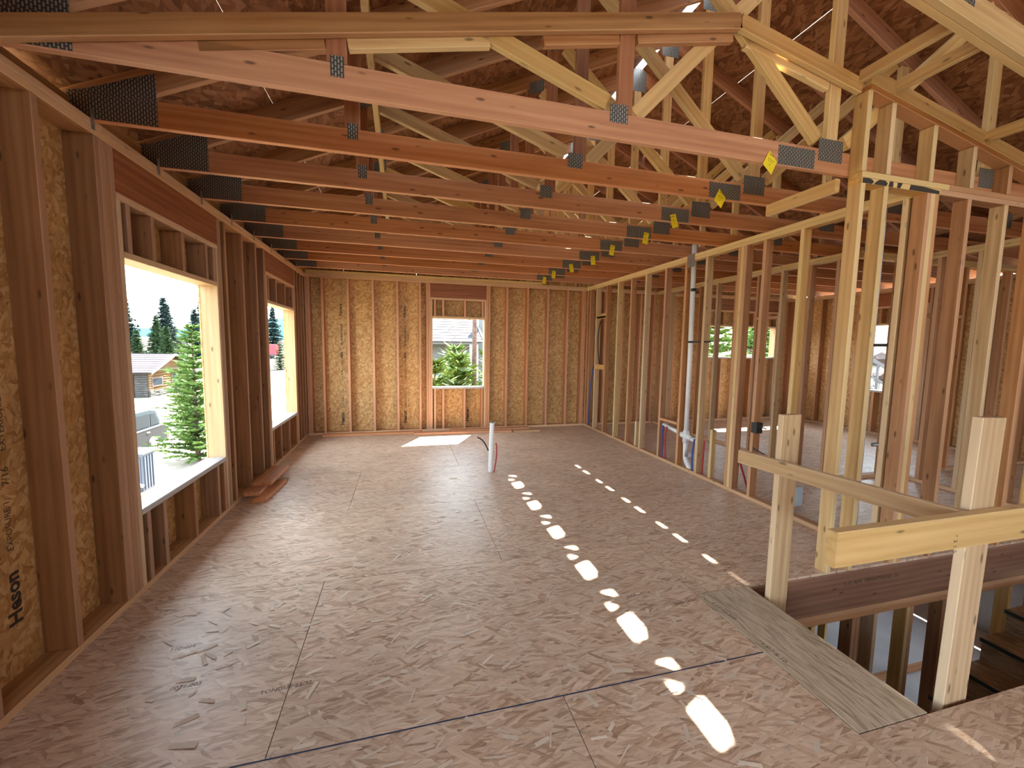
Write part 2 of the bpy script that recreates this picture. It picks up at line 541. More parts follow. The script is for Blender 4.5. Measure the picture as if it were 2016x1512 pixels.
# loose shavings and nails: too small to count
vs, fs = [], []
for i in range(620):
    x = random.uniform(0.15, 5.0); y = random.uniform(0.5, 7.2)
    if OX0 - 0.45 < x and OY0 - 0.05 < y < OY1 + 0.05: continue
    if random.random() < 0.45:
        x = random.uniform(0.1, 3.3); y = random.uniform(0.9, 3.2)
    a = random.gauss(0, 0.7); l = random.uniform(0.010, 0.05); w = random.uniform(0.002, 0.011)
    c, s = math.cos(a), math.sin(a); z = 0.0012 + random.random() * 0.001
    k = len(vs)
    for (p, q) in ((-l, -w), (l, -w), (l, w), (-l, w)):
        vs.append((x + p * c - q * s, y + p * s + q * c, z + (0.002 if p > 0 else 0)))
    for (p, q) in ((-l, -w), (l, -w), (l, w), (-l, w)):
        vs.append((x + p * c - q * s, y + p * s + q * c, z - 0.0009 + (0.002 if p > 0 else 0)))
    fs += [(k, k + 1, k + 2, k + 3), (k + 7, k + 6, k + 5, k + 4), (k, k + 4, k + 5, k + 1), (k + 2, k + 6, k + 7, k + 3)]
tag(mesh('wood_shavings', vs, fs, 'shave'), 'pale wood shavings and chips scattered over the subfloor', 'wood shavings', kind='stuff')

# ================================================================== EXTERIOR WALL BUILDER
def wall_frame(root, axis, face, out, u0, u1, studs, plates=True, zt=H, depth=W6, skip=(), mat='stud'):
    """axis 'y': wall runs along y at x=face (left/right); axis 'x': along x at y=face. out=+1/-1 direction to outside."""
    a, b = sorted((face, face + out * depth))
    def bx(name, ua, ub, za, zb, m_, d0=a, d1=b, lab=None):
        if axis == 'y':
            return box(name, d0, d1, ua, ub, za, zb, m_, root, lab=lab)
        return box(name, ua, ub, d0, d1, za, zb, m_, root, lab=lab)
    if plates:
        bx('bottom_plate', u0, u1, 0.0, T2, 'plate')
        n = max(1, round((u1 - u0) / 4.2))
        for i in range(n):
            p, q = u0 + (u1 - u0) * i / n, u0 + (u1 - u0) * (i + 1) / n
            bx('top_plate', p + 0.001, q - 0.001, zt - 2 * T2, zt - T2 - 0.001, 'plate')
        sh = 0.9
        for i in range(n + 1):
            p = u0 if i == 0 else u0 + (u1 - u0) * i / n - sh
            q = u1 if i == n else u0 + (u1 - u0) * (i + 1) / n - sh
            bx('top_plate', p + 0.001, q - 0.001, zt - T2, zt, 'plate')
    for s in studs:
        bx('stud', s - T2 / 2, s + T2 / 2, T2, zt - 2 * T2, mat)
    return bx
def window_frame(nm, label, axis, face, out, ua, ub, zs, zh, hz, crip_lo, crip_hi, jl, jr, zt=H, sm='stud'):
    """rough opening: sill, head plate, header, jack studs and cripples"""
    root = struct(nm, label, 'window')
    a, b = sorted((face, face + out * W6))
    def bx(name, p, q, za, zb, m_, d0=a, d1=b, **k):
        if axis == 'y':
            return box(name, d0, d1, p, q, za, zb, m_, root, **k)
        return box(name, p, q, d0, d1, za, zb, m_, root, **k)
    for i in range(jl):
        top = hz if i == 0 else zt - 2 * T2
        bx('jack_stud' if i == 0 else 'king_stud', ua - T2 * (i + 1) + (0.0016 if i else 0.0004), ua - T2 * i - 0.0012, T2, top - 0.001, 'jamb' if i == 0 else sm)
    for i in range(jr):
        top = hz if i == 0 else zt - 2 * T2
        bx('jack_stud' if i == 0 else 'king_stud', ub + T2 * i + 0.0012, ub + T2 * (i + 1) - (0.0016 if i else 0.0004), T2, top - 0.001, 'jamb' if i == 0 else sm)
    bx('window_sill', ua, ub, zs - T2, zs, 'sill')
    bx('window_head', ua, ub, zh, zh + T2, 'jamb')
    hl, hr = ua - T2, ub + T2
    bx('header_plate', hl + 0.001, hr - 0.001, hz, hz + T2, 'plate')
    din = (a, b)
    bx('header', hl + 0.001, hr - 0.001, hz + T2 + 0.001, zt - 2 * T2 - 0.001, 'lvl', lab='dark laminated veneer header')
    for c in crip_lo:
        bx('cripple_stud', c - T2 / 2, c + T2 / 2, T2, zs - T2, sm)
    for c in crip_hi:
        bx('cripple_stud', c - T2 / 2, c + T2 / 2, zh + T2, hz, sm)
    return root
def sheathing(root, axis, face, out, u0, u1, z0, z1, holes, first=1.2192, th=0.011):
    res = []
    f = face + out * (W6 + 0.0005)
    a, b = sorted((f, f + out * th))
    u = u0 - (1.2192 - first)
    while u < u1:
        p, q = max(u, u0), min(u + 1.2192, u1)
        u += 1.2192
        if q - p < 0.01: continue
        for (c, d, e, g) in sub_rects((p, q, z0, z1), holes):
            k = 0.0
            if axis == 'y':
                o = box('sheathing_panel', a, b, c + k, d - k, e, g, 'wallosb', root, ch=0, order=(2, 1, 0))
            else:
                o = box('sheathing_panel', c + k, d - k, a, b, e, g, 'wallosb', root, ch=0, order=(2, 0, 1))
            res.append((o, c, d, e, g))
    return res

# ------------------------------------------------------------------ LEFT WALL
wl_ = struct('wall_left', 'left exterior wall of bare studs and strand board sheathing', 'wall', (0, 1.5, 0))
W1 = (2.985, 4.235, 0.525, 2.065)
W2_ = (5.625, 6.855, 0.515, 2.055)
left_studs = [-7.9, -7.6, -0.66, -0.45, -0.04, 0.37, 0.775, 1.18, 1.59, 1.995, 2.43, 4.45, 4.87, 5.27, 7.08, 7.28, 7.46, 7.50]
wall_frame(wl_, 'y', 0.0, -1, -8.0, D + 0.14, left_studs, mat='shaded_stud')
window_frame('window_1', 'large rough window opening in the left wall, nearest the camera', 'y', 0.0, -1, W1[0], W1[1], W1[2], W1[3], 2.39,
             [3.05, 3.23, 3.65, 4.07, 4.20], [3.05, 3.30, 3.68, 4.06, 4.20], 5, 3, sm='shaded_stud')
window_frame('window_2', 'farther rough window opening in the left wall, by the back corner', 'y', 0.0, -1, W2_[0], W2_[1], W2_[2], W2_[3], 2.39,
             [5.68, 6.00, 6.41, 6.80], [5.68, 6.00, 6.41, 6.80], 3, 3, sm='shaded_stud')
DO = (-7.4, -0.75, 0.0, 2.30)  # unseen opening inferred from the lighting, widened for more fill light
dr_ = struct('door_1', 'unseen rough opening for patio doors, widened for fill light, in the left wall behind the camera', 'door')
box('header', -0.14, 0.0, DO[0] - 0.05, DO[1] + 0.05, 2.3, H - 0.078, 'lvl', dr_)
for y_ in (DO[0] - 0.02, DO[1] + 0.02):
    box('jack_stud', -0.14, 0.0, y_ - 0.019, y_ + 0.019, T2, 2.299, 'stud', dr_)
holesL = [DO, (W1[0], W1[1], W1[2], W1[3]), (W2_[0], W2_[1], W2_[2], W2_[3])]
pl = sheathing(wl_, 'y', 0.0, -1, -8.0, D + 0.15, -0.30, H - 0.02, holesL, first=0.9)
# stamped print on the near sheathing (runs up the panel)
def stamp(parent, axis, face, u, lines, z0, sgn):
    for (s, size, du, dz, bold) in lines:
        if axis == 'y':
            text('printed_text', s, size, (face, u + du, z0 + dz), (0, 0, 1), (0, -1 * sgn, 0), parent, bold=bold)
        else:
            text('printed_text', s, size, (u + du, face, z0 + dz), (0, 0, 1), (-1 * sgn, 0, 0), parent, bold=bold)
LINES = [('Heson', 0.095, 0.0, 0.27, 0.003), ('EXPOSURE 1', 0.042, -0.01, 0.62, 0.0), ('7/16', 0.05, 0.0, 0.92, 0.0), ('EXTERIOR EXPOSURE', 0.045, -0.0, 1.08, 0.0),
         ('APA', 0.085, 0.0, 1.62, 0.002), ('EJE DE RESISTENCIA / THIS SIDE', 0.05, 0.0, 1.84, 0.001),
         ('SHEATHING SPAN', 0.034, -0.075, 0.60, 0.0), ('23/32 STURDY-WALL', 0.034, -0.09, 0.92, 0.0), ('SIZED FOR SPACING', 0.026, -0.12, 0.55, 0.0), ('TENSION FLOORING', 0.030, -0.08, 1.32, 0.0)]
px_ = -W6 + 0.0004
def panel_at(lst, u, z):
    for (o, c, d, e, g) in lst:
        if c <= u <= d and e <= z <= g:
            return o
    return lst[0][0]
# on the left wall seen from inside, +y is to the right; letters' tops point to -y
stamp(panel_at(pl, 2.2, 1.0), 'y', px_, 2.32, LINES, 0.0, 1)
stamp(panel_at(pl, 1.9, 1.0), 'y', px_, 1.93, LINES, 0.05, 1)
# blocking between the trusses above the plate and the little steel ties
for k in range(-6, 9):
    y0 = TY(k) + T2 + 0.002
    y1 = TY(k + 1) - 0.002 if k < 8 else D + 0.10
    top = 2.855 if k == 0 else 2.882
    box('blocking', -0.135, -0.097, y0, min(y1, D + 0.1), H + 0.001, top, 'plate', wl_)
for k in range(0, 9):
    box('hurricane_tie', 0.001, 0.004, TY(k) - 0.028, TY(k) - 0.001, H - 0.055, H + 0.05, 'galv', wl_, ch=0)

# ------------------------------------------------------------------ BACK WALL
wb_ = struct('wall_back', 'back exterior wall of bare studs, golden strand board sheathing and gable above', 'wall', (4, D, 0))
WB = (2.095, 3.040, 0.810, 2.060)
WA = (7.95, 9.77, 1.41, 2.07)
bs = [0.02, 0.06, 0.269, 0.675, 1.082, 1.488, 1.875, 3.477, 3.883, 4.29, 4.696, 5.02, 5.06, 5.50, 5.90, 6.31, 6.62, 7.12, 7.53, 10.02, 10.28]
bx = wall_frame(wb_, 'x', D, +1, 0.0, RW, bs, mat='chord')
bx('ceiling_nailer', 0.03, 4.15, H + 0.001, H + 0.04, 'pale', D - 0.02, D + 0.10)
window_frame('window_3', 'rough window opening in the back wall showing a neighbouring grey roof', 'x', D, +1, WB[0], WB[1], WB[2], WB[3], 2.385,
             [2.135, 2.285, 2.68, 3.01], [2.135, 2.285, 2.68, 3.01], 3, 3, sm='chord')
window_frame('window_4', 'wide high rough window opening in the back wall of the far room', 'x', D, +1, WA[0], WA[1], WA[2], WA[3], 2.385,
             [8.0, 8.35, 8.75, 9.15, 9.55], [8.0, 8.35, 8.75, 9.15, 9.55], 2, 2)
holesB = [(WB[0], WB[1], WB[2], WB[3]), (WA[0], WA[1], WA[2], WA[3])]
pb = sheathing(wb_, 'x', D, +1, -0.14, RW + 0.14, -0.30, H - 0.02, holesB, first=0.62)
SM = [('Heson', 0.085, 0.0, 0.14, 0.003), ('EXPOSURE 1  7/16', 0.042, 0.0, 0.45, 0.0), ('SPAN 24/16', 0.03, 0.05, 0.45, 0.0), ('STURDY-WALL RATED', 0.038, 0.0, 0.92, 0.0),
      ('APA', 0.06, 0.0, 1.32, 0.002), ('EJE DE RESISTENCIA', 0.042, 0.0, 1.55, 0.001), ('SHEATHING', 0.03, 0.05, 1.62, 0.0), ('THIS SIDE', 0.05, 0.0, 2.05, 0.002)]
fy = D + W6 - 0.0003
for (u, dz) in ((1.63, 0.0), (0.56, 0.0), (3.93, 0.0), (2.78, 0.0)):
    for (s, size, du, dzz, bold) in SM:
        if u == 2.78 and 0.4 < dzz < 2.1: continue
        pnl = panel_at(pb, u, dzz + 0.1)
        text('printed_text', s, size, (u + du, fy, dzz), (0, 0, 1), (-1, 0, 0), pnl, bold=bold)
# gable above the plate
gx = -0.14
gb = [-0.14, 0.6, 1.82, 3.04, RX, 5.48, 6.70, 8.0, 9.2, RW + 0.14]
for i in range(len(gb) - 1):
    a, b = gb[i], gb[i + 1]
    prism('gable_panel', [(a + 0.001, D + W6, H - 0.019), (b - 0.001, D + W6, H - 0.019), (b - 0.001, D + W6, roof(b) + 0.0), (a + 0.001, D + W6, roof(a) + 0.0)], (0, 0.011, 0), 'wallosb', wb_)
for x in [0.675 + 0.61 * i for i in range(13)]:
    if roof(x) - 0.2 > H + 0.08:
        box('gable_stud', x - T2 / 2, x + T2 / 2, D + 0.05, D + W6 - 0.001, H + 0.001, roof(x) - 0.16, 'stud', wb_)

# ------------------------------------------------------------------ RIGHT WALL
wr_ = struct('wall_right', 'far right exterior wall of studs and strand board', 'wall', (RW, 2, 0))
WC = (5.10, 6.15, 0.84, 2.07)
wall_frame(wr_, 'y', RW, +1, -8.0, D + 0.14, [-3.8, -3.4, -3.0, -2.6, -2.2, -1.8, -1.4, -1.0, -0.6, -0.2, 0.2, 0.6, 1.0, 1.42, 1.82, 2.23, 2.64, 3.04, 3.45, 3.86, 4.26, 4.65, 6.60, 6.95, 7.3])
window_frame('window_5', 'rough window opening in the far right wall showing outdoor steps', 'y', RW, +1, WC[0], WC[1], WC[2], WC[3], 2.385, [5.4, 5.8], [5.4, 5.8], 2, 2)
sheathing(wr_, 'y', RW, +1, -8.0, D + 0.15, -0.30, H - 0.02, [(WC[0], WC[1], WC[2], WC[3])])
# ------------------------------------------------------------------ WALL BEHIND THE CAMERA (open for sliding doors)
wf_ = struct('wall_front', 'stud wall behind the camera without openings', 'wall', (4, -8.0, 0))
wall_frame(wf_, 'x', -8.0, -1, 0.0, RW, [0.05, 0.3, 0.6, 1.0, 1.4, 1.8, 2.2, 2.6, 3.0, 3.4, 3.8, 4.15, 4.6, 5.0, 5.4, 5.8, 6.2, 6.6, 7.0, 7.4, 7.8, 8.35, 8.8, 9.2, 9.6, 10.0, 10.2])
sheathing(wf_, 'x', -8.0, -1, -0.14, RW + 0.14, -0.30, H - 0.02, [])

# ================================================================== INTERIOR PARTITIONS
def partition(nm, label, axis, face, depth, u0, u1, studs, zt=H, gaps=(), mats=('stud', 'grey', 'pale', 'stud'), plate_gap=None):
    root = struct(nm, label, 'wall', ((face, u0, 0) if axis == 'y' else (u0, face, 0)))
    def b_(name, ua, ub, za, zb, m_, d0=face, d1=face + depth):
        if axis == 'y':
            return box(name, d0, d1, ua, ub, za, zb, m_, root)
        return box(name, ua, ub, d0, d1, za, zb, m_, root)
    segs = [(u0, u1)]
    if plate_gap:
        segs = [(u0, plate_gap[0]), (plate_gap[1], u1)]
    for (p, q) in segs:
        b_('bottom_plate', p, q, 0, T2, 'plate')
    b_('top_plate', u0, u1, zt - 2 * T2, zt - T2 - 0.001, 'pale')
    b_('top_plate', u0, u1, zt - T2, zt, 'pale')
    for i, s in enumerate(studs):
        b_('stud', s - T2 / 2, s + T2 / 2, T2, zt - 2 * T2, mats[i % len(mats)])
    return root, b_
# long partition with the plumbing, right of the room
ps = [7.515, 7.40, 7.13, 6.735, 6.335, 5.92, 5.515, 5.035, 4.615, 4.245, 3.43, 3.03, 2.62, 2.24]
wp_, pbx = partition('wall_partition', 'long interior stud wall with plumbing along the right of the room', 'y', PW, W4, 2.203, D, ps, mats=('stud', 'stud', 'grey', 'stud', 'pale', 'stud', 'grey'))
for (a, b) in ((3.77, 3.732), (3.73, 3.692), (3.69, 3.652)):
    pbx('stud', b, a, T2, H - 2 * T2, 'pale' if a == 3.73 else 'stud')
pbx('block', 6.758, 7.107, 2.11, 2.148, 'pale', PW, PW + W4)
pbx('block', 6.758, 7.107, 2.10, 2.19, 'pale', PW, PW + T2)
pbx('block', 6.758, 7.107, 1.17, 1.255, 'pale', PW, PW + T2)
pbx('block', 4.64, 5.014, 0.565, 0.603, 'stud', PW, PW + W4)
pbx('block', 5.66, 5.70, T2, 0.42, 'pale', PW + 0.03, PW + W4)
pbx('block', 4.02, 4.06, T2, 0.62, 'pale', PW + 0.03, PW + W4)
box('nail_plate', PW - 0.0025, PW - 0.0005, 4.46, 4.60, 2.60, 2.76, 'galv', wp_, ch=0)

# hall partition beyond
hs = [7.50, 7.12, 6.70, 6.30, 5.88, 5.48, 5.06, 4.66, 4.25, 3.90]
wh_, hbx = partition('wall_hall', 'second interior stud wall behind the plumbing wall', 'y', 6.68, W4, 3.72, D, hs, mats=('stud', 'grey', 'stud'))
hbx('header', 4.68, 5.04, 2.02, 2.06, 'stud')
cs = [7.05, 7.45, 7.85, 8.6, 9.0, 9.45, 9.9]
wc_, cbx = partition('wall_cross', 'short interior stud wall across the far room', 'x', 3.70, W4, 6.78, RW, cs, mats=('grey', 'stud'), plate_gap=(7.9, 8.58))
cbx('header', 7.87, 8.58, 2.02, 2.06, 'stud')
s3 = [2.28, 2.69, 3.10, 3.45, 3.62]
wc2_, c2bx = partition('wall_closet', 'short interior stud wall beside the stairwell wall', 'y', 7.62, W4, 2.24, 3.69, s3, mats=('grey', 'stud'))

# ------------------------------------------------------------------ TALL STAIR WALL WITH THE SLOPING PONY WALL
ws_ = struct('wall_stair', 'stud wall beside the stair opening with a sloping pony wall on top', 'wall', (5.5, 2.11, 0))
YF, YB = 2.112, 2.112 + W4
tall = [4.505, 4.71, 5.115, 5.525, 5.925, 6.33, 6.74, 7.14, 7.55, 7.95, 8.36, 8.77]
for i, x in enumerate(tall):
    box('stud', x - T2 / 2, x + T2 / 2, YF, YB, T2 if x > OX1 else 0.0, H - 2 * T2, ('pale', 'pale', 'stud', 'stud', 'grey', 'stud')[i % 6], ws_)
box('stud', 5.115 + 0.0195, 5.115 + 0.0575, YF, YB, 0.0, H - 2 * T2, 'pale', ws_)
box('stud', 5.115 + 0.058, 5.115 + 0.096, YF, YB, 0.0, H - 2 * T2, 'stud', ws_)
box('bottom_plate', OX1, 8.8, YF, YB, 0, T2, 'plate', ws_)
tp1 = box('top_plate', 4.486, 5.22, YF, YB, H - 2 * T2, H - T2 - 0.001, 'pale', ws_)
box('top_plate', 5.222, 8.8, YF, YB, H - 2 * T2, H - T2 - 0.001, 'stud', ws_)
box('top_plate', 4.486, 5.30, YF, YB, H - T2, H, 'pale', ws_)
box('top_plate', 5.302, 8.8, YF, YB, H - T2, H, 'stud', ws_)
# spray-painted marks on the lower plate
def blob(xs, z0, z1, parent):
    n = len(xs)
    pts = []
    prism('paint_mark', xs, (0, -0.0006, 0), 'ink', parent)
zl, zh_ = H - 2 * T2 + 0.001, H - T2 - 0.003
blob([(4.492, YF - 0.0004, zl), (4.575, YF - 0.0004, zl), (4.592, YF - 0.0004, zl + 0.014), (4.575, YF - 0.0004, zh_ - 0.006), (4.545, YF - 0.0004, zh_), (4.492, YF - 0.0004, zh_ - 0.003)], 0, 0, tp1)
blob([(4.590, YF - 0.0004, zl), (4.705, YF - 0.0004, zl), (4.715, YF - 0.0004, zl + 0.02), (4.69, YF - 0.0004, zh_), (4.64, YF - 0.0004, zh_), (4.61, YF - 0.0004, zl + 0.018)], 0, 0, tp1)
blob([(4.722, YF - 0.0004, zl), (4.765, YF - 0.0004, zl), (4.765, YF - 0.0004, zh_), (4.732, YF - 0.0004, zh_)], 0, 0, tp1)
blob([(4.80, YF - 0.0004, zl), (4.83, YF - 0.0004, zl), (4.85, YF - 0.0004, zh_), (4.805, YF - 0.0004, zh_)], 0, 0, tp1)
blob([(4.915, YF - 0.0004, zl), (5.205, YF - 0.0004, zl), (5.205, YF - 0.0004, zh_ - 0.012), (5.05, YF - 0.0004, zh_), (4.925, YF - 0.0004, zh_)], 0, 0, tp1)
SL = 0.2055
def vault(x):    # underside of the vaulted ceiling line
    return 3.45 - SL * abs(x - 3.52)
pony = [4.50, 4.715, 5.115, 5.525, 5.925, 6.33, 6.74]
for i, x in enumerate(pony):
    zt = vault(x) - 0.005
    box('pony_stud', x - T2 / 2, x + T2 / 2, YF, YB, H + 0.001, zt, ('pale', 'grey', 'pale', 'grey', 'stud')[i % 5], ws_)
def sloped(name, xa, xb, z_off, w, t, y0, mat, parent, wide='z', lab=None):
    """a board following the vault line; w measured square to the slope, in plane"""
    cz = z_off + w / 2 / math.cos(math.atan(SL))
    return beam(name, (xa, y0 + t / 2, vault(xa) + cz), (xb, y0 + t / 2, vault(xb) + cz), w, t, mat, parent, side=(0, 1, 0), lab=lab)
sloped('pony_top_plate', 4.50, 8.0, 0.0, T2, W4, YF, 'stud', ws_)
sloped('pony_top_plate', 4.50, 8.0, T2 + 0.002, W4, T2, YF, 'pale', ws_)
# wall of the stairwell below the floor
wsl = struct('wall_stairwell', 'stud wall of the lower storey seen through the stair opening', 'wall', (5.5, OY1, -2.75))
box('top_plate', OX0 - 0.04, OX1 + 1.5, OY1 + 0.001, OY1 + W4, -0.387, -0.349, 'stud', wsl)
box('top_plate', OX0 - 0.04, OX1 + 1.5, OY1 + 0.001, OY1 + W4, -0.348, -0.3105, 'stud', wsl)
box('bottom_plate', OX0 - 0.04, OX1 + 1.5, OY1 + 0.001, OY1 + W4, -2.75, -2.712, 'stud', wsl)
for i, x in enumerate([4.00, 4.41, 4.80, 4.84, 5.02, 5.36, 5.40, 5.76, 6.17, 6.57, 6.98]):
    box('stud', x - T2 / 2, x + T2 / 2, OY1 + 0.001, OY1 + W4, -2.711, -0.388, ('grey', 'pale', 'stud', 'stud')[i % 4], wsl)
for i, x in enumerate([4.6, 5.3, 6.0, 6.6, 7.3, 8.0]):
    box('stud', x - T2 / 2, x + T2 / 2, 3.6, 3.6 + W4, -2.711, -0.388, ('grey', 'pale')[i % 2], wsl)
box('bottom_plate', 4.2, 8.6, 3.6, 3.6 + W4, -2.75, -2.712, 'stud', wsl)
fb = box('floor_basement', -0.14, RW + 0.14, -8.0, D + 0.14, -2.85, -2.75, 'concrete', None, ch=0)
tag(fb, 'grey concrete slab of the lower storey below the stair opening', 'floor', None, 'structure')
wbm = struct('wall_basement', 'concrete foundation walls of the lower storey', 'wall')
box('foundation_wall', -0.15, -0.02, -8.0, D + 0.14, -2.75, -0.31, 'concrete', wbm, ch=0)
box('foundation_wall', -0.02, RW, -8.13, -8.0, -2.75, -0.31, 'concrete', wbm, ch=0)
box('foundation_wall', RW, RW + 0.13, -8.0, D + 0.14, -2.75, -0.9, 'concrete', wbm, ch=0)
box('foundation_wall', -0.02, 4.6, D + 0.01, D + 0.14, -2.75, -0.31, 'concrete', wbm, ch=0)
box('foundation_wall', 4.6, RW, D + 0.01, D + 0.14, -2.75, -0.31, 'concrete', wbm, ch=0)

# ================================================================== STAIRS
st = tag(empty('staircase', (7.0, OY0, -2.75)), 'strand board staircase going down to the left in the floor opening', 'staircase')
rise, run = 0.2, 0.27
for i in range(12):
    z = -0.358 - rise * i
    xn = 6.745 - run * i
    if z < -2.70: break
    tr = box('tread', xn - 0.02, xn + run + 0.02, OY0 + 0.03, OY1 - 0.03, z - 0.028, z, 'tread', st)
    box('nosing', xn - 0.032, xn - 0.0205, OY0 + 0.03, OY1 - 0.03, z - 0.03, z + 0.001, 'nosing', st)
    box('riser', xn, xn + 0.018, OY0 + 0.03, OY1 - 0.03, z - rise, z - 0.029, 'plank', st)
for y in (OY0 + 0.003,):
    beam('stringer', (7.19, y + 0.013, -0.22), (3.95, y + 0.013, -0.22 - 3.24 * rise / run), 0.26, 0.025, 'rim', st)

# ================================================================== GUARD RAIL AROUND THE OPENING
gr = tag(empty('guard_rail', (3.9, 1.6, 0)), 'temporary lumber guard rail at the corner of the stair opening', 'guard rail')
box('post', 3.846, 3.988, 1.98, 2.018, -0.29, 1.182, 'grey', gr)
beam('post', (4.005, 1.170, -0.28), (4.046, 1.170, 1.305), 0.152, T2, 'grey', gr, side=(0, 1, 0))
beam('rail', (3.806, 2.25, 0.856), (3.925, 1.153, 0.856), W4, T2, 'grey', gr, side=(1, 0.108, 0))
box('rail', 3.15, 4.9, 1.108, 1.149, 0.765, 0.905, wood('yellow_pine', (0.36, 0.21, 0.065), (0.47, 0.295, 0.11), (0.54, 0.37, 0.155)), gr)
beam('post', (4.8, 1.170, -0.28), (4.8, 1.170, 1.2), 0.14, T2, 'pale', gr, side=(0, 1, 0))
text('printed_text', '* 2 1 5', 0.03, (3.79, 1.1075, 0.83), (0.02, 0, -1), (1, 0, 0.02), gr)

# ================================================================== ROOF TRUSSES
ORD = ['nearest', 'second nearest', 'third nearest', 'fourth nearest', 'fifth nearest', 'sixth nearest', 'seventh nearest', 'eighth nearest', 'rearmost']
TCV = 0.1535
def tcb(x):
    return roof(x) - TCV
RJ = {}
def plate(name, x0, x1, z0, z1, y, parent):
    return prism(name, [(x0, y - 0.0003, z0), (x1, y - 0.0003, z0), (x1, y - 0.0003, z1), (x0, y - 0.0003, z1)], (0, -0.0015, 0), 'gang', parent)
TAGX = [3.835, 4.00, 4.02, 4.12, 4.05, 4.09, 4.03, 3.98, 4.03]
def truss(k):
    y = TY(k); yc = y + T2 / 2
    t = tag(empty('roof_truss', (RX, y, H)), 'flat bottomed timber roof truss, %s of the row' % ORD[k], 'roof truss', 'flat bottomed roof trusses')
    rnd = random.Random(k)
    z0, z1 = H, H + W6
    box('bottom_chord', -0.14, 4.035, y, y + T2, z0, z1, 'chord', t)
    box('bottom_chord', 4.037, RW + 0.14, y, y + T2, z0, z1, 'chord', t)
    # top chords
    off = TCV / 2
    c = W6
    beam('top_chord', (-0.55, yc, roof(-0.55) - off), (RX - 0.002, yc, roof(RX) - off), c, T2, 'stud', t)
    beam('top_chord', (RX + 0.002, yc, roof(RX) - off), (8.0, yc, roof(8.0) - off), c, T2, 'redweb', t)
    beam('top_chord', (8.0, yc, roof(8.0) - off), (RW + 0.6, yc, roof(RW + 0.6) - off), c, T2, 'redweb', t)
    # verticals
    for x, m_ in ((1.30, 'redweb'), (2.81, 'redweb'), (RX, 'pale'), (5.83, 'pale'), (7.34, 'stud')):
        box('web', x - W4 / 2, x + W4 / 2, y, y + T2, z1 + 0.001, tcb(x) + (0.0 if x != RX else 0.0) - 0.02, m_, t)
    # diagonals
    def dg(xa, za, xb, zb, m_='pale'):
        beam('web', (xa, yc + (0.0), za), (xb, yc, zb), W4, T2, m_, t)
    dg(1.40, tcb(1.40) - 0.05, 2.70, z1 + 0.05)
    dg(2.92, tcb(2.92) - 0.06, 4.20, z1 + 0.06)
    beam('web', (2.90, yc + T2, z1 + 0.03), (4.24, yc + T2, 4.29), W4, T2, 'pale', t)
    dg(5.72, tcb(5.72) - 0.06, 4.44, z1 + 0.06)
    dg(7.24, tcb(7.24) - 0.05, 5.94, z1 + 0.05)
    dg(7.44, z1 + 0.05, 7.9, tcb(7.9) - 0.05, 'stud')
    # pressed steel plates on the near face
    plate('truss_plate', -0.11, 0.292, H + 0.006, 2.885, y, t)
    prism('truss_plate', [(-0.11, y - 0.0003, 2.887), (0.292, y - 0.0003, 2.887), (0.292, y - 0.0003, 3.035), (-0.04, y - 0.0003, 2.90)], (0, -0.0015, 0), 'gang', t)
    plate('truss_plate', 1.272, 1.332, 2.828, 2.922, y, t)
    plate('truss_plate', 2.716, 2.826, 2.836, 2.935, y, t)
    plate('truss_plate', 4.212, 4.415, 2.815, 2.955, y, t)
    plate('truss_plate', 3.892, 4.186, H + 0.004, H + 0.122, y, t)
    plate('truss_plate', 5.75, 5.95, 2.815, 2.955, y, t)
    plate('truss_plate', 7.25, 7.45, 2.815, 2.955, y, t)
    for x in (1.36, 2.86):
        w = 0.075
        s = PITCHR
        prism('truss_plate', [(x - w, y - 0.0003, tcb(x) - s * w - 0.06), (x + w, y - 0.0003, tcb(x) + s * w - 0.06), (x + w, y - 0.0003, tcb(x) + s * w + 0.05), (x - w, y - 0.0003, tcb(x) - s * w + 0.05)], (0, -0.0015, 0), 'gang', t)
    prism('truss_plate', [(RX - 0.10, y - 0.0003, 4.62), (RX + 0.10, y - 0.0003, 4.62), (RX + 0.10, y - 0.0003, roof(RX + 0.1) - 0.01), (RX, y - 0.0003, roof(RX) - 0.01), (RX - 0.10, y - 0.0003, roof(RX - 0.1) - 0.01)], (0, -0.0015, 0), 'gang', t)
    # plates on the far face show from underneath too
    plate('truss_plate', 3.892, 4.186, H + 0.004, H + 0.122, y + T2 + 0.0021, t)
    # yellow warning tag
    tx = TAGX[k]
    ang = -0.35 if k < 2 else rnd.uniform(-0.3, 0.3)
    tg_pts = [(-0.035, 0.045), (0.045, 0.005), (0.035, -0.085), (-0.05, -0.055)] if k < 2 else [(-0.03, 0.045), (0.03, 0.045), (0.032, -0.075), (-0.032, -0.075)]
    ca, sa = math.cos(ang), math.sin(ang)
    P3 = [(tx + a * ca - b * sa, y - 0.006 - 0.02 * (0.05 - b), H + 0.02 + a * sa + b * ca) for a, b in tg_pts]
    tg = prism('warning_tag', P3, (0, -0.0008, 0), 'tag', t)
    tg['label'] = 'yellow warning tag with black print'
    yy = y - 0.0086
    for (s, sz, dx, dz) in (('RISK', 0.020, -0.026, 0.018), ('BRACING-AA', 0.0095, -0.028, -0.008), ('REQUIRED', 0.008, -0.022, -0.020), ('A3', 0.012, -0.008, -0.040)):
        text('printed_text', s, sz, (tx + dx * ca - dz * sa, yy - 0.02 * (0.05 - dz) + 0.001, H + 0.02 + dx * sa + dz * ca), (ca, 0, sa), (-sa, 0.02, ca), tg)
    return t
TR = [truss(k) for k in range(9)]
text('printed_text', 'J\nOSB-F', 0.045, (2.12, TY(1) - 0.0006, 3.18), (0.92, 0, -0.38), (0.38, 0, 0.92), TR[1])

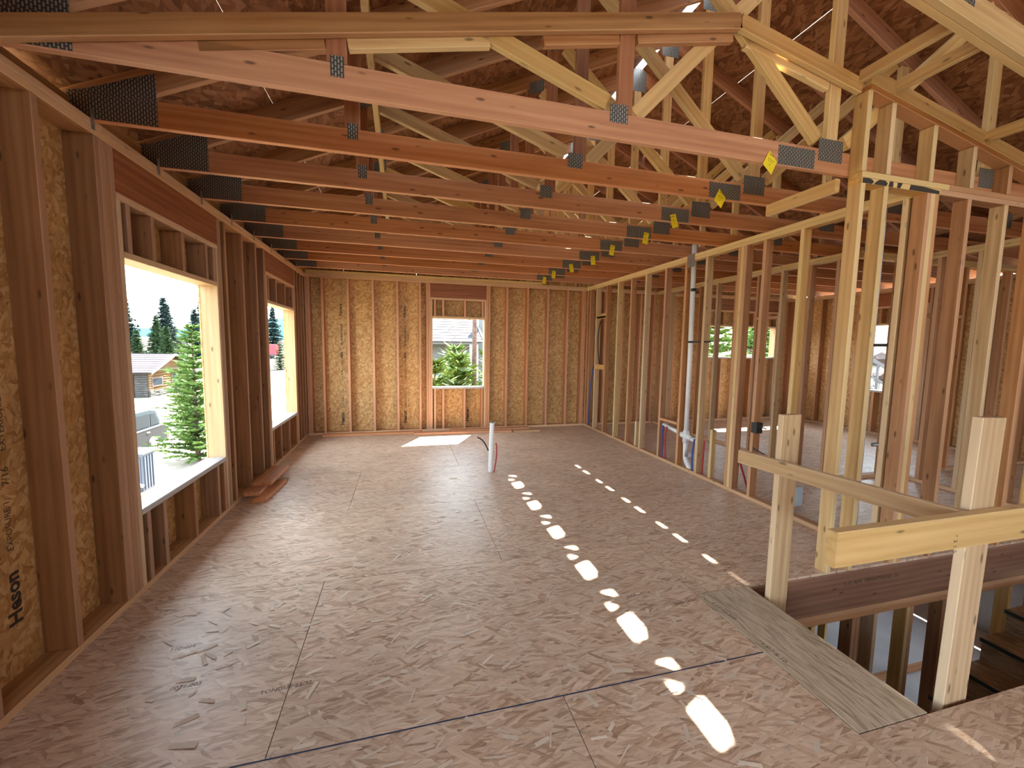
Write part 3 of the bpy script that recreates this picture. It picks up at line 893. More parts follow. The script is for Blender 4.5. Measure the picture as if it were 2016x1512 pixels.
# vaulted-ceiling boards fixed to the near face of the first truss
v = tag(empty('scissor_truss', (3.52, 2.16, H)), 'sloping vaulted ceiling chord meeting at a peak, fixed to the nearest flat truss', 'roof truss')
yv = 2.16
sloped('bottom_chord', 0.0, 3.519, 0.0, W4, T2 - 0.001, yv, 'plate', v)
sloped('bottom_chord', 3.521, 4.49, 0.0, W4, T2 - 0.001, yv, 'pale', v)
for (xa, xb, m_) in ((0.74, 1.25, 'stud'), (1.35, 2.03, 'pale'), (2.32, 2.758, 'stud'), (2.87, 3.50, 'stud'), (3.60, 4.26, 'pale')):
    beam('blocking', (xa, TY(0) + 0.019, vault(xa) - 0.018), (xb, TY(0) + 0.019, vault(xb) - 0.018), 0.05, T2, m_, v)
# nearer scissor truss, upper right of the view
v2 = tag(empty('scissor_truss', (3.52, 1.59, H)), 'double scissor truss chord overhead, nearer than the pony wall', 'roof truss')
for i in range(2):
    y_ = TY(-1) + i * 0.039
    for (xa, xb, m_) in ((0.0, 3.519, 'stud'), (3.521, 7.9, 'pale')):
        cz = W6 / 2 / math.cos(math.atan(SL)) if i == 0 else W4 / 2 / math.cos(math.atan(SL))
        beam('bottom_chord', (xa, y_ + T2 / 2, vault(xa) + cz), (xb, y_ + T2 / 2, vault(xb) + cz), W6 if i == 0 else W4, T2, m_, v2)
off = TCV / 2
yc = TY(-1) + T2 / 2
beam('top_chord', (-0.55, yc, roof(-0.55) - off), (RX, yc, roof(RX) - off), W6, T2, 'stud', v2)
beam('top_chord', (RX, yc, roof(RX) - off), (8.0, yc, roof(8.0) - off), W6, T2, 'redweb', v2)
for x in (1.3, 2.81, 5.83):
    box('web', x - W4 / 2, x + W4 / 2, TY(-1), TY(-1) + T2, vault(x) + 0.15, tcb(x), 'pale', v2)
box('web', RX - W4 / 2, RX + W4 / 2, TY(-1), TY(-1) + T2, vault(RX) + 0.15, tcb(RX) - 0.02, 'pale', v2)
prism('truss_plate', [(4.16, TY(-1) - 0.0003, vault(4.16) + 0.07), (4.42, TY(-1) - 0.0003, vault(4.42) + 0.07), (4.42, TY(-1) - 0.0003, vault(4.42) + 0.26), (4.16, TY(-1) - 0.0003, vault(4.16) + 0.26)], (0, -0.0015, 0), 'gang', v2)
prism('truss_plate', [(5.0, TY(-1) - 0.0003, 3.48), (5.2, TY(-1) - 0.0003, 3.44), (5.2, TY(-1) - 0.0003, 3.75), (5.0, TY(-1) - 0.0003, 3.75)], (0, -0.0015, 0), 'gang', v2)
# short lateral braces between the vaulted chords
lb = [((4.47, 1.66, 3.345), (4.47, 2.16, 3.345), 'longest pale brace above the pony wall corner'), ((4.72, 1.66, 3.30), (4.72, 2.16, 3.30), 'middle brace above the pony wall'),
      ((5.62, 1.66, 3.11), (5.62, 2.16, 3.11), 'rightmost brace above the pony wall')]
for p, q, lab in lb:
    o = beam('ceiling_brace', p, q, W4 * 0.8, T2, 'pale', None, side=(1, 0, 0))
    tag(o, 'short lumber lateral brace, ' + lab, 'brace', 'short braces between vaulted chords')
o = beam('ceiling_brace', (4.455, 2.245, H - 0.05), (4.455, 2.80, H - 0.05), W4, T2, 'pale', None, side=(1, 0, 0))
tag(o, 'loose end lumber block under the two nearest truss chords, left of the stair wall corner', 'brace')
# long diagonal bracing across the truss webs
for i, (p, q, lab) in enumerate((((1.42, 2.30, 3.28), (1.42, 6.9, 2.93), 'low across the left webs'), ((2.95, 2.9, 3.0), (2.95, 7.2, 4.05), 'rising across the middle webs'))):
    o = beam('web_brace', p, q, W4, T2, 'pale', None, side=(1, 0, 0))
    tag(o, 'long pale continuous brace running front to back through the trusses, ' + lab, 'brace')

# ================================================================== ROOF DECK
ce = struct('ceiling', 'underside of the strand board roof deck with an open slit at the ridge', 'roof')
SLIT = 0.046
def deck(xa, xb, rows_y, gap_hi=0.002, gap_lo=0.002):
    for (ya, yb) in rows_y:
        pts = [(xa, ya, roof(xa) + 0.0005), (xb, ya, roof(xb) + 0.0005), (xb, yb, roof(xb) + 0.0005), (xa, yb, roof(xa) + 0.0005)]
        pmid = (Vector(pts[0]) + Vector(pts[1])) / 2
        a, b = Vector((xa, 0, roof(xa))), Vector((xb, 0, roof(xb)))
        ax = Vector((0, 1, 0)); ay = (b - a).normalized()
        if ay.x > 0: ay = -ay
        az = ax.cross(ay)
        if az.z < 0:
            ay = -ay; az = ax.cross(ay)
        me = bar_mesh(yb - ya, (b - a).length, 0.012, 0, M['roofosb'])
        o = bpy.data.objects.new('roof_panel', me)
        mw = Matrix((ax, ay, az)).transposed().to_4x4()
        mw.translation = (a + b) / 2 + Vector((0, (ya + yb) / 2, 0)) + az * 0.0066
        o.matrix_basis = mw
        put(o, ce)
rowsA = [(-8.2576 + 2.4384 * i + 0.001, -8.2576 + 2.4384 * (i + 1) - 0.001) for i in range(7)]
rowsA[-1] = (rowsA[-1][0], 8.4)
rowsA = [(a, min(b, 8.2)) for a, b in rowsA if a < 8.0]
rowsB = [(-8.2576, -7.0384)] + [(-7.0384 + 2.4384 * i + 0.001, min(8.2, -7.0384 + 2.4384 * (i + 1) - 0.001)) for i in range(7)]
rowsB = [(a, b) for a, b in rowsB if a < 8.0]
Lx = [-0.65, -0.405, 0.708, 1.820, 2.932, RX - SLIT]
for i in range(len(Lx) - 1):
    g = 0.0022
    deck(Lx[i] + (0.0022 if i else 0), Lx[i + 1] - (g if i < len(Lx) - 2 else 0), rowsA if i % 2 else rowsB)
Rx = [RX + SLIT, 5.185, 6.30, 7.41, 8.0]
for i in range(len(Rx) - 1):
    ga = 0.0012
    gb_ = 0.0012
    rows = rowsA if i % 2 else rowsB
    if i == 0:
        deck(Rx[0], Rx[1] - 0.0095, [r for r in rows if r[0] > 5.0])
        rows = [r for r in rows if r[0] <= 5.0]
    deck(Rx[i] + (ga if i else 0), Rx[i + 1] - (gb_ if i < len(Rx) - 2 else 0), rows)
deck(8.0, 9.2, rowsA); deck(9.2, RW + 0.65, rowsB)
# roofing felt over the deck keeps most seams dark
felt = plain('roofing_felt', (0.03, 0.03, 0.032), 0.9, 0, 0.2)
def felt_sheet(xa, xb):
    a, b = Vector((xa, 0, roof(xa) + 0.022)), Vector((xb, 0, roof(xb) + 0.022))
    mesh('roofing_felt', [(xa, -8.3, a.z), (xb, -8.3, b.z), (xb, 8.3, b.z), (xa, 8.3, a.z), (xa, -8.3, a.z + 0.004), (xb, -8.3, b.z + 0.004), (xb, 8.3, b.z + 0.004), (xa, 8.3, a.z + 0.004)],
         [(0, 3, 2, 1), (4, 5, 6, 7), (0, 1, 5, 4), (1, 2, 6, 5), (2, 3, 7, 6), (3, 0, 4, 7)], felt, ce)
felt_sheet(-0.66, 0.703); felt_sheet(0.713, RX - SLIT - 0.01); felt_sheet(RX + SLIT + 0.01, 5.176); felt_sheet(5.194, 8.0); felt_sheet(8.0, RW + 0.66)

# ================================================================== PLUMBING
p = tag(empty('drain_pipe', (2.631, 4.94, 0)), 'white plastic pipe stub standing up from the middle of the floor', 'pipe')
tube('pipe', [(2.631, 4.941, -0.05), (2.640, 4.935, 0.30), (2.648, 4.93, 0.625)], 0.030, 'pvc', p, n=20, caps=False)
tube('pipe_bore', [(2.6482, 4.93, 0.622), (2.640, 4.935, 0.30)], 0.0265, 'black', p, n=20, caps=False)
tag(tube('red_water_line', [(2.668, 4.895, -0.02)] + bez((2.668, 4.895, 0.0), (2.70, 4.90, 0.15), (2.715, 4.90, 0.28), (2.695, 4.91, 0.37)), 0.0085, 'red'), 'red flexible water line bent beside the white pipe stub', 'water line')
tag(tube('black_cable', bez((2.61, 4.97, 0.26), (2.57, 4.98, 0.36), (2.54, 4.98, 0.41), (2.475, 5.0, 0.43)), 0.0085, 'black'), 'black cable end curling left from the white pipe stub', 'cable')
PX = PW + 0.045
vs_ = tag(empty('vent_stack', (PX, 4.50, 0)), 'tall white plastic vent stack in the plumbing wall', 'pipe')
tube('stack', [(PX, 4.500, 0.45), (PX, 4.505, 1.4), (PX, 4.535, 2.88)], 0.030, 'pvc', vs_, n=18)
tube('tee_fitting', [(PX, 4.50, 0.36), (PX, 4.50, 0.52)], 0.040, 'pvc', vs_, n=18)
tube('tee_fitting', [(PX - 0.02, 4.56, 0.455), (PX + 0.0, 4.40, 0.435)], 0.036, 'pvc', vs_, n=18)
tube('drain_arm', [(PX, 4.56, 0.455), (PX, 4.98, 0.505)], 0.026, 'pvc', vs_, n=16)
tube('drain_arm', [(PX, 4.42, 0.435), (PX, 4.27, 0.415)], 0.026, 'pvc', vs_, n=16)
tube('stack', [(PX, 4.50, 0.37), (PX, 4.49, 0.18)] + bez((PX, 4.49, 0.18), (PX, 4.485, 0.10), (PX + 0.02, 4.44, 0.06), (PX + 0.03, 4.39, 0.0), 6), 0.031, 'pvc', vs_, n=18)
tube('clamp', [(PX, 4.507, 2.30), (PX, 4.508, 2.335)], 0.034, 'black', vs_, n=18)
box('strap', PX - 0.034, PX - 0.031, 4.12, 4.50, 1.655, 1.675, 'black', vs_, ch=0)
tube('clamp', [(PX, 4.507, 1.652), (PX, 4.507, 1.678)], 0.033, 'black', vs_, n=18)
def line(nm, pts, m_, lab, r=0.0105):
    return tag(tube(nm, pts, r, m_), lab, 'water line')
line('blue_water_line', bez((PX - 0.038, 4.93, 0.045), (PX - 0.038, 4.95, 0.2), (PX - 0.040, 4.97, 0.35), (PX - 0.040, 4.93, 0.50)), 'blue', 'blue water line under the block left of the vent stack')
line('red_water_line', bez((PX - 0.038, 4.85, 0.045), (PX - 0.038, 4.88, 0.2), (PX - 0.038, 4.90, 0.35), (PX - 0.04, 4.85, 0.50)), 'red', 'red water line under the block left of the vent stack')
line('blue_water_line', bez((PX - 0.04, 4.30, 0.045), (PX - 0.04, 4.32, 0.2), (PX - 0.04, 4.31, 0.35), (PX - 0.04, 4.29, 0.45)), 'blue', 'blue water line just right of the vent stack')
line('red_water_line', bez((PX, 4.17, 0.0), (PX, 4.17, 0.2), (PX, 4.165, 0.3), (PX, 4.16, 0.46)), 'red', 'red water line two studs right of the vent stack')
line('red_water_line', bez((PX + 0.15, 3.62, 0.0), (PX + 0.10, 3.62, 0.2), (PX + 0.02, 3.66, 0.35), (PX - 0.0, 3.60, 0.46)), 'red', 'red water line curving behind the tripled stud')
line('red_water_line', [(PX, 3.46, 0.80), (PX, 3.455, 1.3), (PX, 3.46, 2.3)], 'red', 'red water line climbing a stud above the black valve box')
line('black_cable', bez((PX - 0.02, 7.36, 0.03), (PX - 0.03, 7.34, 0.3), (PX - 0.03, 7.34, 0.9), (PX + 0.01, 7.26, 1.25)), 'blue', 'dark blue line in the stud bay by the back corner', 0.012)
line('black_cable', bez((PX, 7.02, 1.26), (PX - 0.03, 7.06, 1.55), (PX - 0.02, 7.12, 1.85), (PX, 7.02, 2.07)), 'black', 'black cable between the two flat blocks near the back corner', 0.011)
vb = tag(empty('valve_box', (PX, 3.4, 0.75)), 'black valve box with cable stubs on the plumbing wall', 'valve box')
box('body', PX - 0.05, PX + 0.03, 3.37, 3.44, 0.72, 0.83, 'black', vb)
tube('cable', bez((PX - 0.03, 3.37, 0.80), (PX - 0.03, 3.33, 0.80), (PX - 0.04, 3.30, 0.79), (PX - 0.04, 3.26, 0.79)), 0.007, 'black', vb)
tube('cable', [(PX - 0.02, 3.43, 0.72), (PX - 0.02, 3.43, 0.58), (PX - 0.03, 3.40, 0.55), (PX - 0.04, 3.26, 0.53)], 0.006, 'black', vb)
vp = tag(empty('vent_pipe', (5.62, 2.75, 0)), 'pale plastic vent pipe rising behind the corner of the stair wall', 'pipe')
tube('pipe', [(5.42, 2.62, 0.0), (5.42, 2.62, 3.1)], 0.040, 'pvc', vp, n=18)
box('strap', 5.38, 5.384, 2.45, 2.62, 1.62, 1.645, 'black', vp, ch=0)
dp = tag(empty('floor_drain', (6.3, 5.7, 0)), 'round white drain stub on the floor behind the plumbing wall', 'pipe')
tube('ring', [(5.62, 5.02, 0.0), (5.62, 5.02, 0.05)], 0.06, 'pvc', dp, n=20)
# block end pipe in the far room
ap = tag(empty('capped_pipe', (7.6, 3.66, 0)), 'short grey capped pipe sticking out of the far cross wall', 'pipe')
tube('pipe', [(7.25, 3.72, 0.42), (7.55, 3.62, 0.42)], 0.024, 'galv', ap, n=14)
bk = tag(box('paper_card', 5.30, 5.50, 3.15, 3.16, 0.005, 0.20, plain('pale_blue_card', (0.5, 0.62, 0.75), 0.6)), 'pale blue card standing on the floor behind the plumbing wall', 'card')

# ================================================================== LOOSE LUMBER
def loose(x0, x1, y0, y1, z0, z1, m_, lab, rz=0.0, group=None):
    o = box('lumber_offcut', x0, x1, y0, y1, z0, z1, m_)
    o.rotation_mode = 'XYZ'
    if rz:
        c = Vector(((x0 + x1) / 2, (y0 + y1) / 2, (z0 + z1) / 2))
        o.matrix_basis = Matrix.Translation(c) @ Matrix.Rotation(rz, 4, 'Z') @ Matrix.Translation(-c) @ o.matrix_basis
    tag(o, lab, 'lumber', group)
    return o
loose(0.03, 0.17, 4.52, 5.35, 0.0385, 0.0765, 'chord', 'short wide lumber offcut, lower of two lying on the left wall plate', 0.0)
loose(0.135, 0.275, 4.42, 5.02, 0.0005, 0.038, 'chord', 'short lumber offcut lying on the floor at the foot of the left wall', -0.06)
loose(0.05, 0.235, 4.72, 5.33, 0.077, 0.115, 'chord', 'short wide lumber offcut, topmost of the small pile by the left wall', -0.03)
bm_ = [((0.25, 1.9), 7.41, 'chord', 'long reddish board on the floor against the back wall, left part'), ((1.75, 3.50), 7.235, 'chord', 'long reddish board on the floor in front of the back window'),
       ((2.4, 3.9), 7.44, 'chord', 'board on the floor tight against the back wall below the window'), ((3.52, 4.02), 7.16, 'plate', 'short board end on the floor right of the back window')]
for (xa, xb), yy, m_, lab in bm_:
    loose(xa, xb, yy - 0.045, yy + 0.045, 0.0005, 0.0385, m_, lab, -0.035 if yy < 7.3 else -0.01)


# ================================================================== OUTDOORS
def gz(x, y):
    d = math.hypot(x - 2, y)
    z = -3.0
    if d > 38: z += -0.3 * min(1, (d - 38) / 8)
    if d > 54: z += 0.052 * (min(d, 115) - 54)
    if d > 115: z += 0.012 * (d - 115)
    if y > 8 and x > -1:
        z += min(1.0, (y - 8) / 6.0) * 0.9 * min(1.0, (x + 1) / 4)
    if x > 11:
        z += min(1.0, (x - 11) / 4.0) * 1.2 * min(1, max(0, (y + 2) / 6))
        if x > 15.5: z += min(4.5, (x - 15.5) * 0.9) * min(1, max(0, (y - 1) / 4)) * min(1, max(0, (30 - y) / 6))
    return z + 0.08 * math.sin(x * 0.7) * math.cos(y * 0.6) * min(1, d / 20)
mt, nt, b = mk('ground_gravel_grass')
tcn = nt.nodes.new('ShaderNodeTexCoord')
n1 = N(nt, 'ShaderNodeTexNoise', i_Scale=0.09, i_Detail=6.0, i_Roughness=0.6); nt.links.new(tcn.outputs['Object'], n1.inputs['Vector'])
n2 = N(nt, 'ShaderNodeTexNoise', i_Scale=2.2, i_Detail=6.0, i_Roughness=0.7); nt.links.new(tcn.outputs['Object'], n2.inputs['Vector'])
r1 = ramp(nt, [(0.42, (0.27, 0.235, 0.19)), (0.54, (0.23, 0.20, 0.13)), (0.64, (0.10, 0.11, 0.045))]); nt.links.new(n1.outputs[0], r1.inputs[0])
r2 = ramp(nt, [(0.3, (0.55, 0.55, 0.55)), (0.7, (1.2, 1.2, 1.2))]); nt.links.new(n2.outputs[0], r2.inputs[0])
sg = N(nt, 'ShaderNodeSeparateXYZ'); nt.links.new(tcn.outputs['Object'], sg.inputs[0])
mr_ = N(nt, 'ShaderNodeMapRange'); nt.links.new(sg.outputs['Y'], mr_.inputs[0])
mr_.inputs[1].default_value = 46.0; mr_.inputs[2].default_value = 62.0
n3 = N(nt, 'ShaderNodeTexNoise', i_Scale=0.22, i_Detail=5.0, i_Roughness=0.65); nt.links.new(tcn.outputs['Object'], n3.inputs['Vector'])
r3 = ramp(nt, [(0.40, (0.085, 0.072, 0.068)), (0.55, (0.070, 0.060, 0.05)), (0.64, (0.028, 0.036, 0.018))]); nt.links.new(n3.outputs[0], r3.inputs[0])
gcol = mixc(nt, mr_.outputs[0], r1.outputs[0], r3.outputs[0])
nt.links.new(mixc(nt, 1.0, gcol, r2.outputs[0], 'MULTIPLY'), b.inputs['Base Color'])
b.inputs['Roughness'].default_value = 0.95
b.inputs['Specular IOR Level'].default_value = 0.1
GM = mt
xs = [-400 + 20 * i for i in range(17)] + [-70 + 2.5 * i for i in range(45)] + [45 + 15 * i for i in range(20)]
ysg = [-60 + 10 * i for i in range(6)] + [2.5 * i for i in range(48)] + [125 + 25 * i for i in range(14)]
vs, fs = [], []
for yy in ysg:
    for xx in xs:
        zz = gz(xx, yy)
        if -0.6 < xx < 10.9 and -4.6 < yy < 8.0: zz = -3.1
        vs.append((xx, yy, zz))
nx = len(xs)
for j in range(len(ysg) - 1):
    for i in range(nx - 1):
        fs.append((j * nx + i, j * nx + i + 1, (j + 1) * nx + i + 1, (j + 1) * nx + i))
tag(mesh('ground', vs, fs, GM, smooth=True), 'dry gravelly ground with sparse grass sloping away outside', 'ground', None, 'structure')
# pale gravel road crossing below the cabin
GR = plain('pale_gravel', (0.16, 0.145, 0.125), 0.95, 0, 0.2, 1.5, 0.1)
def strip(nm, pts, w, m_, lab, cat):
    vs, fs = [], []
    for i, (x, y) in enumerate(pts):
        a = Vector(pts[max(0, i - 1)]); c = Vector(pts[min(len(pts) - 1, i + 1)])
        d = (c - a).normalized(); n = Vector((-d.y, d.x))
        for sgn in (-1, 1):
            q = Vector((x, y)) + n * w * 0.5 * sgn
            vs.append((q.x, q.y, max(gz(q.x, q.y), gz(x, y)) + 0.05))
        for sgn in (1, -1):
            q = Vector((x, y)) + n * w * 0.5 * sgn
            vs.append((q.x, q.y, gz(q.x, q.y) - 0.3))
    for i in range(len(pts) - 1):
        k = i * 4
        for j in range(4):
            l = (j + 1) % 4
            fs.append((k + j, k + l, k + 4 + l, k + 4 + j))
    return tag(mesh(nm, vs, fs, m_), lab, cat, None, 'structure')
strip('road', [(-60, 20), (-40, 28), (-24, 33), (-14, 36), (-6, 42), (-4, 55), (-8, 75)], 8.0, GR, 'pale gravel road bending past the log cabin', 'road')
# hills on the skyline
HM = plain('hazed_forest', (0.025, 0.06, 0.075), 1.0, 0, 0.25, 0.02, 0.0)  # blue-green aerial haze painted into the forest colour
for (nm, dist, h0, amp, ph, lab) in (('hills', 520, 18, 9, 0.3, 'nearer wooded ridge on the skyline'), ('hills', 900, 40, 16, 1.9, 'farther pale mountain ridge on the skyline')):
    vs, fs = [], []
    n = 60
    for i in range(n + 1):
        a = math.radians(-75 + 150 * i / n)
        x, y = dist * math.sin(a), dist * math.cos(a)
        h = h0 + amp * (math.sin(a * 7 + ph) + 0.5 * math.sin(a * 17 + ph * 3))
        vs += [(x, y, -10), (x * 1.06, y * 1.06, h), (x * 1.3, y * 1.3, -10)]
    for i in range(n):
        k = i * 3
        fs += [(k, k + 3, k + 4, k + 1), (k + 1, k + 4, k + 5, k + 2)]
    tag(mesh(nm, vs, fs, HM, smooth=True), lab, 'hills', None, 'structure')

# ------------------------------------------------------------------ conifers
def leafmat(name, c1, c2):
    mt, nt, b = mk(name)
    v, rnd = obj_vec(nt)
    n = N(nt, 'ShaderNodeTexNoise', i_Scale=3.0, i_Detail=3.0); nt.links.new(v, n.inputs['Vector'])
    r = ramp(nt, [(0.35, c1), (0.65, c2)]); nt.links.new(n.outputs[0], r.inputs[0])
    nt.links.new(r.outputs[0], b.inputs['Base Color'])
    b.inputs['Roughness'].default_value = 0.7
    b.inputs['Specular IOR Level'].default_value = 0.15
    return mt
LM = {'bright': leafmat('bright_needles', (0.042, 0.085, 0.018), (0.095, 0.16, 0.036)),
      'mid': leafmat('green_needles', (0.013, 0.030, 0.011), (0.030, 0.058, 0.019)),
      'dark': leafmat('dark_needles', (0.010, 0.021, 0.020), (0.020, 0.038, 0.034))}
BARK = plain('bark', (0.10, 0.075, 0.06), 0.9, 0, 0.4, 12.0, 0.1)
FOL = {}
def foliage(seed, h, rad, whorls, nb, dens, up_, base):
    rn = random.Random(seed)
    vs, fs = [], []
    def blade(p, d, l, w):
        s = d.cross(Vector((rn.uniform(-1, 1), rn.uniform(-1, 1), rn.uniform(-1, 1)))).normalized() * w
        k = len(vs)
        vs.extend([p - s, p + s, p + d * l])
        fs.append((k, k + 1, k + 2))
    for i in range(whorls):
        t = (i + rn.random() * 0.6) / whorls
        z = h * (base + (1 - base) * t)
        R = rad * (1 - t) ** 0.85 * rn.uniform(0.75, 1.15) + 0.04 * rad
        for k in range(nb):
            a = 2 * math.pi * (k + rn.random()) / nb
            bl = R * rn.uniform(0.6, 1.1)
            d = Vector((math.cos(a), math.sin(a), up_ * rn.uniform(0.5, 1.3)))
            n = max(4, int(dens * bl / rad))
            for q in range(n):
                f = (q + rn.random()) / n
                p = Vector((0, 0, z)) + d * bl * f + Vector((0, 0, -0.12 * bl * f * f))
                for side in (-1, 1):
                    aa = a + side * rn.uniform(0.35, 1.1)
                    dd = Vector((math.cos(aa), math.sin(aa), rn.uniform(-0.15, 0.55))).normalized()
                    l = rad * rn.uniform(0.12, 0.24) * (1.1 - 0.5 * f)
                    blade(p, dd, l, l * (0.20 if h < 8 else 0.30))
            blade(Vector((0, 0, z)) + d * bl * 0.9, d.normalized(), rad * 0.2, rad * 0.03)
    for q in range(6):
        blade(Vector((0, 0, h * 0.95)), Vector((rn.uniform(-0.4, 0.4), rn.uniform(-0.4, 0.4), 1)).normalized(), h * 0.06, h * 0.008)
    return vs, fs
def fol_mesh(kind, seed):
    key = (kind, seed)
    if key not in FOL:
        prm = {'young': (6.0, 1.7, 26, 8, 20, 0.35, 0.03), 'tall': (10.0, 2.5, 34, 10, 20, -0.05, 0.10), 'bush': (4.0, 1.6, 20, 9, 18, 0.6, 0.0)}[kind]
        vs, fs = foliage(seed, *prm)
        me = bpy.data.meshes.new('foliage_' + kind)
        me.from_pydata([tuple(v) for v in vs], [], fs)
        FOL[key] = me
    return FOL[key]
def tree(nm, x, y, z, s, kind, lm, lab, seed=1, group='trees'):
    r = tag(empty(nm, (x, y, z)), lab, 'tree', group)
    me = fol_mesh(kind, seed)
    key = (kind, seed, lm)
    if key not in FOL:
        m2 = me.copy(); m2.materials.append(LM[lm]); FOL[key] = m2
    f = bpy.data.objects.new('foliage', FOL[key])
    f.matrix_basis = Matrix.Translation((x, y, z)) @ Matrix.Rotation(x * 3.1 + y, 4, 'Z') @ Matrix.Scale(s, 4)
    put(f, r)
    h = {'young': 6.0, 'tall': 10.0, 'bush': 4.0}[kind] * s
    tube('trunk', [(x, y, z - 0.2), (x, y, z + h * 0.5), (x, y, z + h * 0.97)], 0.1, BARK, r, n=7, rr=[0.013 * h + 0.03, 0.009 * h + 0.01, 0.01])
    return r
g_ = 'conifers outside'
tree('young_pine', -6.15, 18.1, -3.05, 0.88, 'young', 'bright', 'bright green young pine filling the middle of the large window', 1, g_)
tree('young_pine', -9.6, 25.5, -3.1, 0.72, 'young', 'bright', 'smaller bright pine behind the right side of the near pine', 2, g_)
tree('young_pine', -17.5, 51.5, -3.3, 0.95, 'young', 'mid', 'mid green pine beside the right end of the log cabin', 3, g_)
tree('young_pine', -21.0, 60.0, -3.0, 0.8, 'young', 'bright', 'bright pine just above the cabin roof ridge', 2, g_)
hill = [(-43.5, 83.5, 1.00, 'tall', 'dark', 'leftmost tall dark conifer on the hillside'), (-42.5, 94.0, 0.92, 'tall', 'dark', 'thin topped conifer second from left on the hillside'),
        (-35.6, 76.0, 0.72, 'tall', 'mid', 'green conifer with bare lower trunk left on the hillside'), (-38.5, 84.5, 1.03, 'tall', 'dark', 'broad blue green spruce in the centre of the hillside'),
        (-39.0, 101.0, 0.85, 'tall', 'dark', 'short conifer right of the broad spruce'), (-33.0, 85.0, 1.02, 'tall', 'dark', 'tall dark conifer right of centre on the hillside'),
        (-31.5, 78.5, 0.85, 'tall', 'dark', 'conifer with dead top near the window jamb'), (-28.0, 66.0, 0.75, 'young', 'mid', 'lower green conifer on the hillside slope'),
        (-28.5, 57.5, 0.55, 'tall', 'mid', 'small pine with bare trunk left above the cabin roof'), (-24.6, 55.5, 0.62, 'tall', 'mid', 'small leaning pine above the cabin ridge'),
        (-26.2, 101.0, 1.0, 'tall', 'dark', 'tall dark conifer in the farther left window'), (-19.2, 90.0, 0.85, 'tall', 'dark', 'second dark conifer in the farther left window'),
        (-16.3, 68.0, 0.7, 'young', 'mid', 'mid green pine low in the farther left window'), (-24.0, 112.0, 1.0, 'tall', 'dark', 'dark conifer behind the others in the farther left window'),
        (-28, 83, 0.7, 'young', 'mid', 'bushy green pine between the two left windows'), (-41.5, 74, 0.6, 'tall', 'mid', 'thin conifer at the left edge of the hillside')]
for i, (x, y, s, kind, lm, lab) in enumerate(hill):
    tree('conifer', x, y, gz(x, y) - 0.1, s, kind, lm, lab, 1 + i % 4, g_)
back = [(2.35, 10.6, 0.98, 'bush', 'bright', 'bright bushy pine low left in the back window'), (3.15, 13.0, 0.97, 'bush', 'bright', 'tallest bushy pine in the middle of the back window'),
        (4.75, 13.2, 1.12, 'bush', 'bright', 'bushy pine behind the bare trunk in the back window'), (2.75, 9.4, 0.90, 'bush', 'mid', 'small dark bush at the bottom of the back window'),
        (3.95, 10.2, 0.92, 'bush', 'bright', 'yellow green bush at the bottom right of the back window'), (1.5, 12.6, 0.88, 'bush', 'mid', 'bushy pine at the left edge of the back window'),
        (3.05, 11.2, 0.98, 'bush', 'bright', 'bright bush left of the bare trunk in the back window')]
for i, (x, y, s, kind, lm, lab) in enumerate(back):
    tree('bushy_pine', x, y, gz(x, y) - 0.1, s, kind, lm, lab, 1 + i % 3, g_)
far = [(11.4, 11.3, 0.95, 'left part of the high far window'), (14.9, 12.4, 0.95, 'middle of the high far window'), (18.2, 16.6, 1.0, 'right part of the high far window'), (14.2, 16.4, 1.1, 'behind the others at the high far window')]
for i, (x, y, s, lab) in enumerate(far):
    tree('young_pine', x, y, gz(x, y) - 0.1, s, 'young', 'bright', 'green pine outside the ' + lab, 1 + i % 3, g_)
tree('bushy_pine', 12.8, 7.35, gz(12.8, 7.35), 0.62, 'bush', 'bright', 'small bush below the outdoor steps', 2, g_)
# dead pine trunk with drooping bare branches outside the back window
dt = tag(empty('dead_pine', (3.53, 11.6, gz(3.53, 11.6))), 'bare pine trunk with drooping twigs outside the back window', 'tree')
PB = plain('pale_bark', (0.075, 0.055, 0.05), 0.9, 0, 0.35, 14.0, 0.1)
tube('trunk', [(3.56, 11.6, gz(3.53, 11.6) - 0.1), (3.53, 11.6, 1.0), (3.55, 11.6, 4.2)], 0.07, PB, dt, n=10, rr=[0.09, 0.072, 0.05])
for (z, l, s) in ((2.28, 0.75, 0.30), (2.02, 0.85, 0.55), (1.72, 0.6, 0.20), (1.55, 0.5, 0.35), (1.25, 0.45, 0.3), (1.15, 0.35, 0.35), (0.75, 0.5, 0.4)):
    tube('twig', bez((3.53, 11.6, z), (3.53 - l * 0.4, 11.58, z + 0.08), (3.53 - l * 0.7, 11.56, z - s * 0.4), (3.53 - l, 11.55, z - s), 6), 0.008, BARK, dt, n=5)

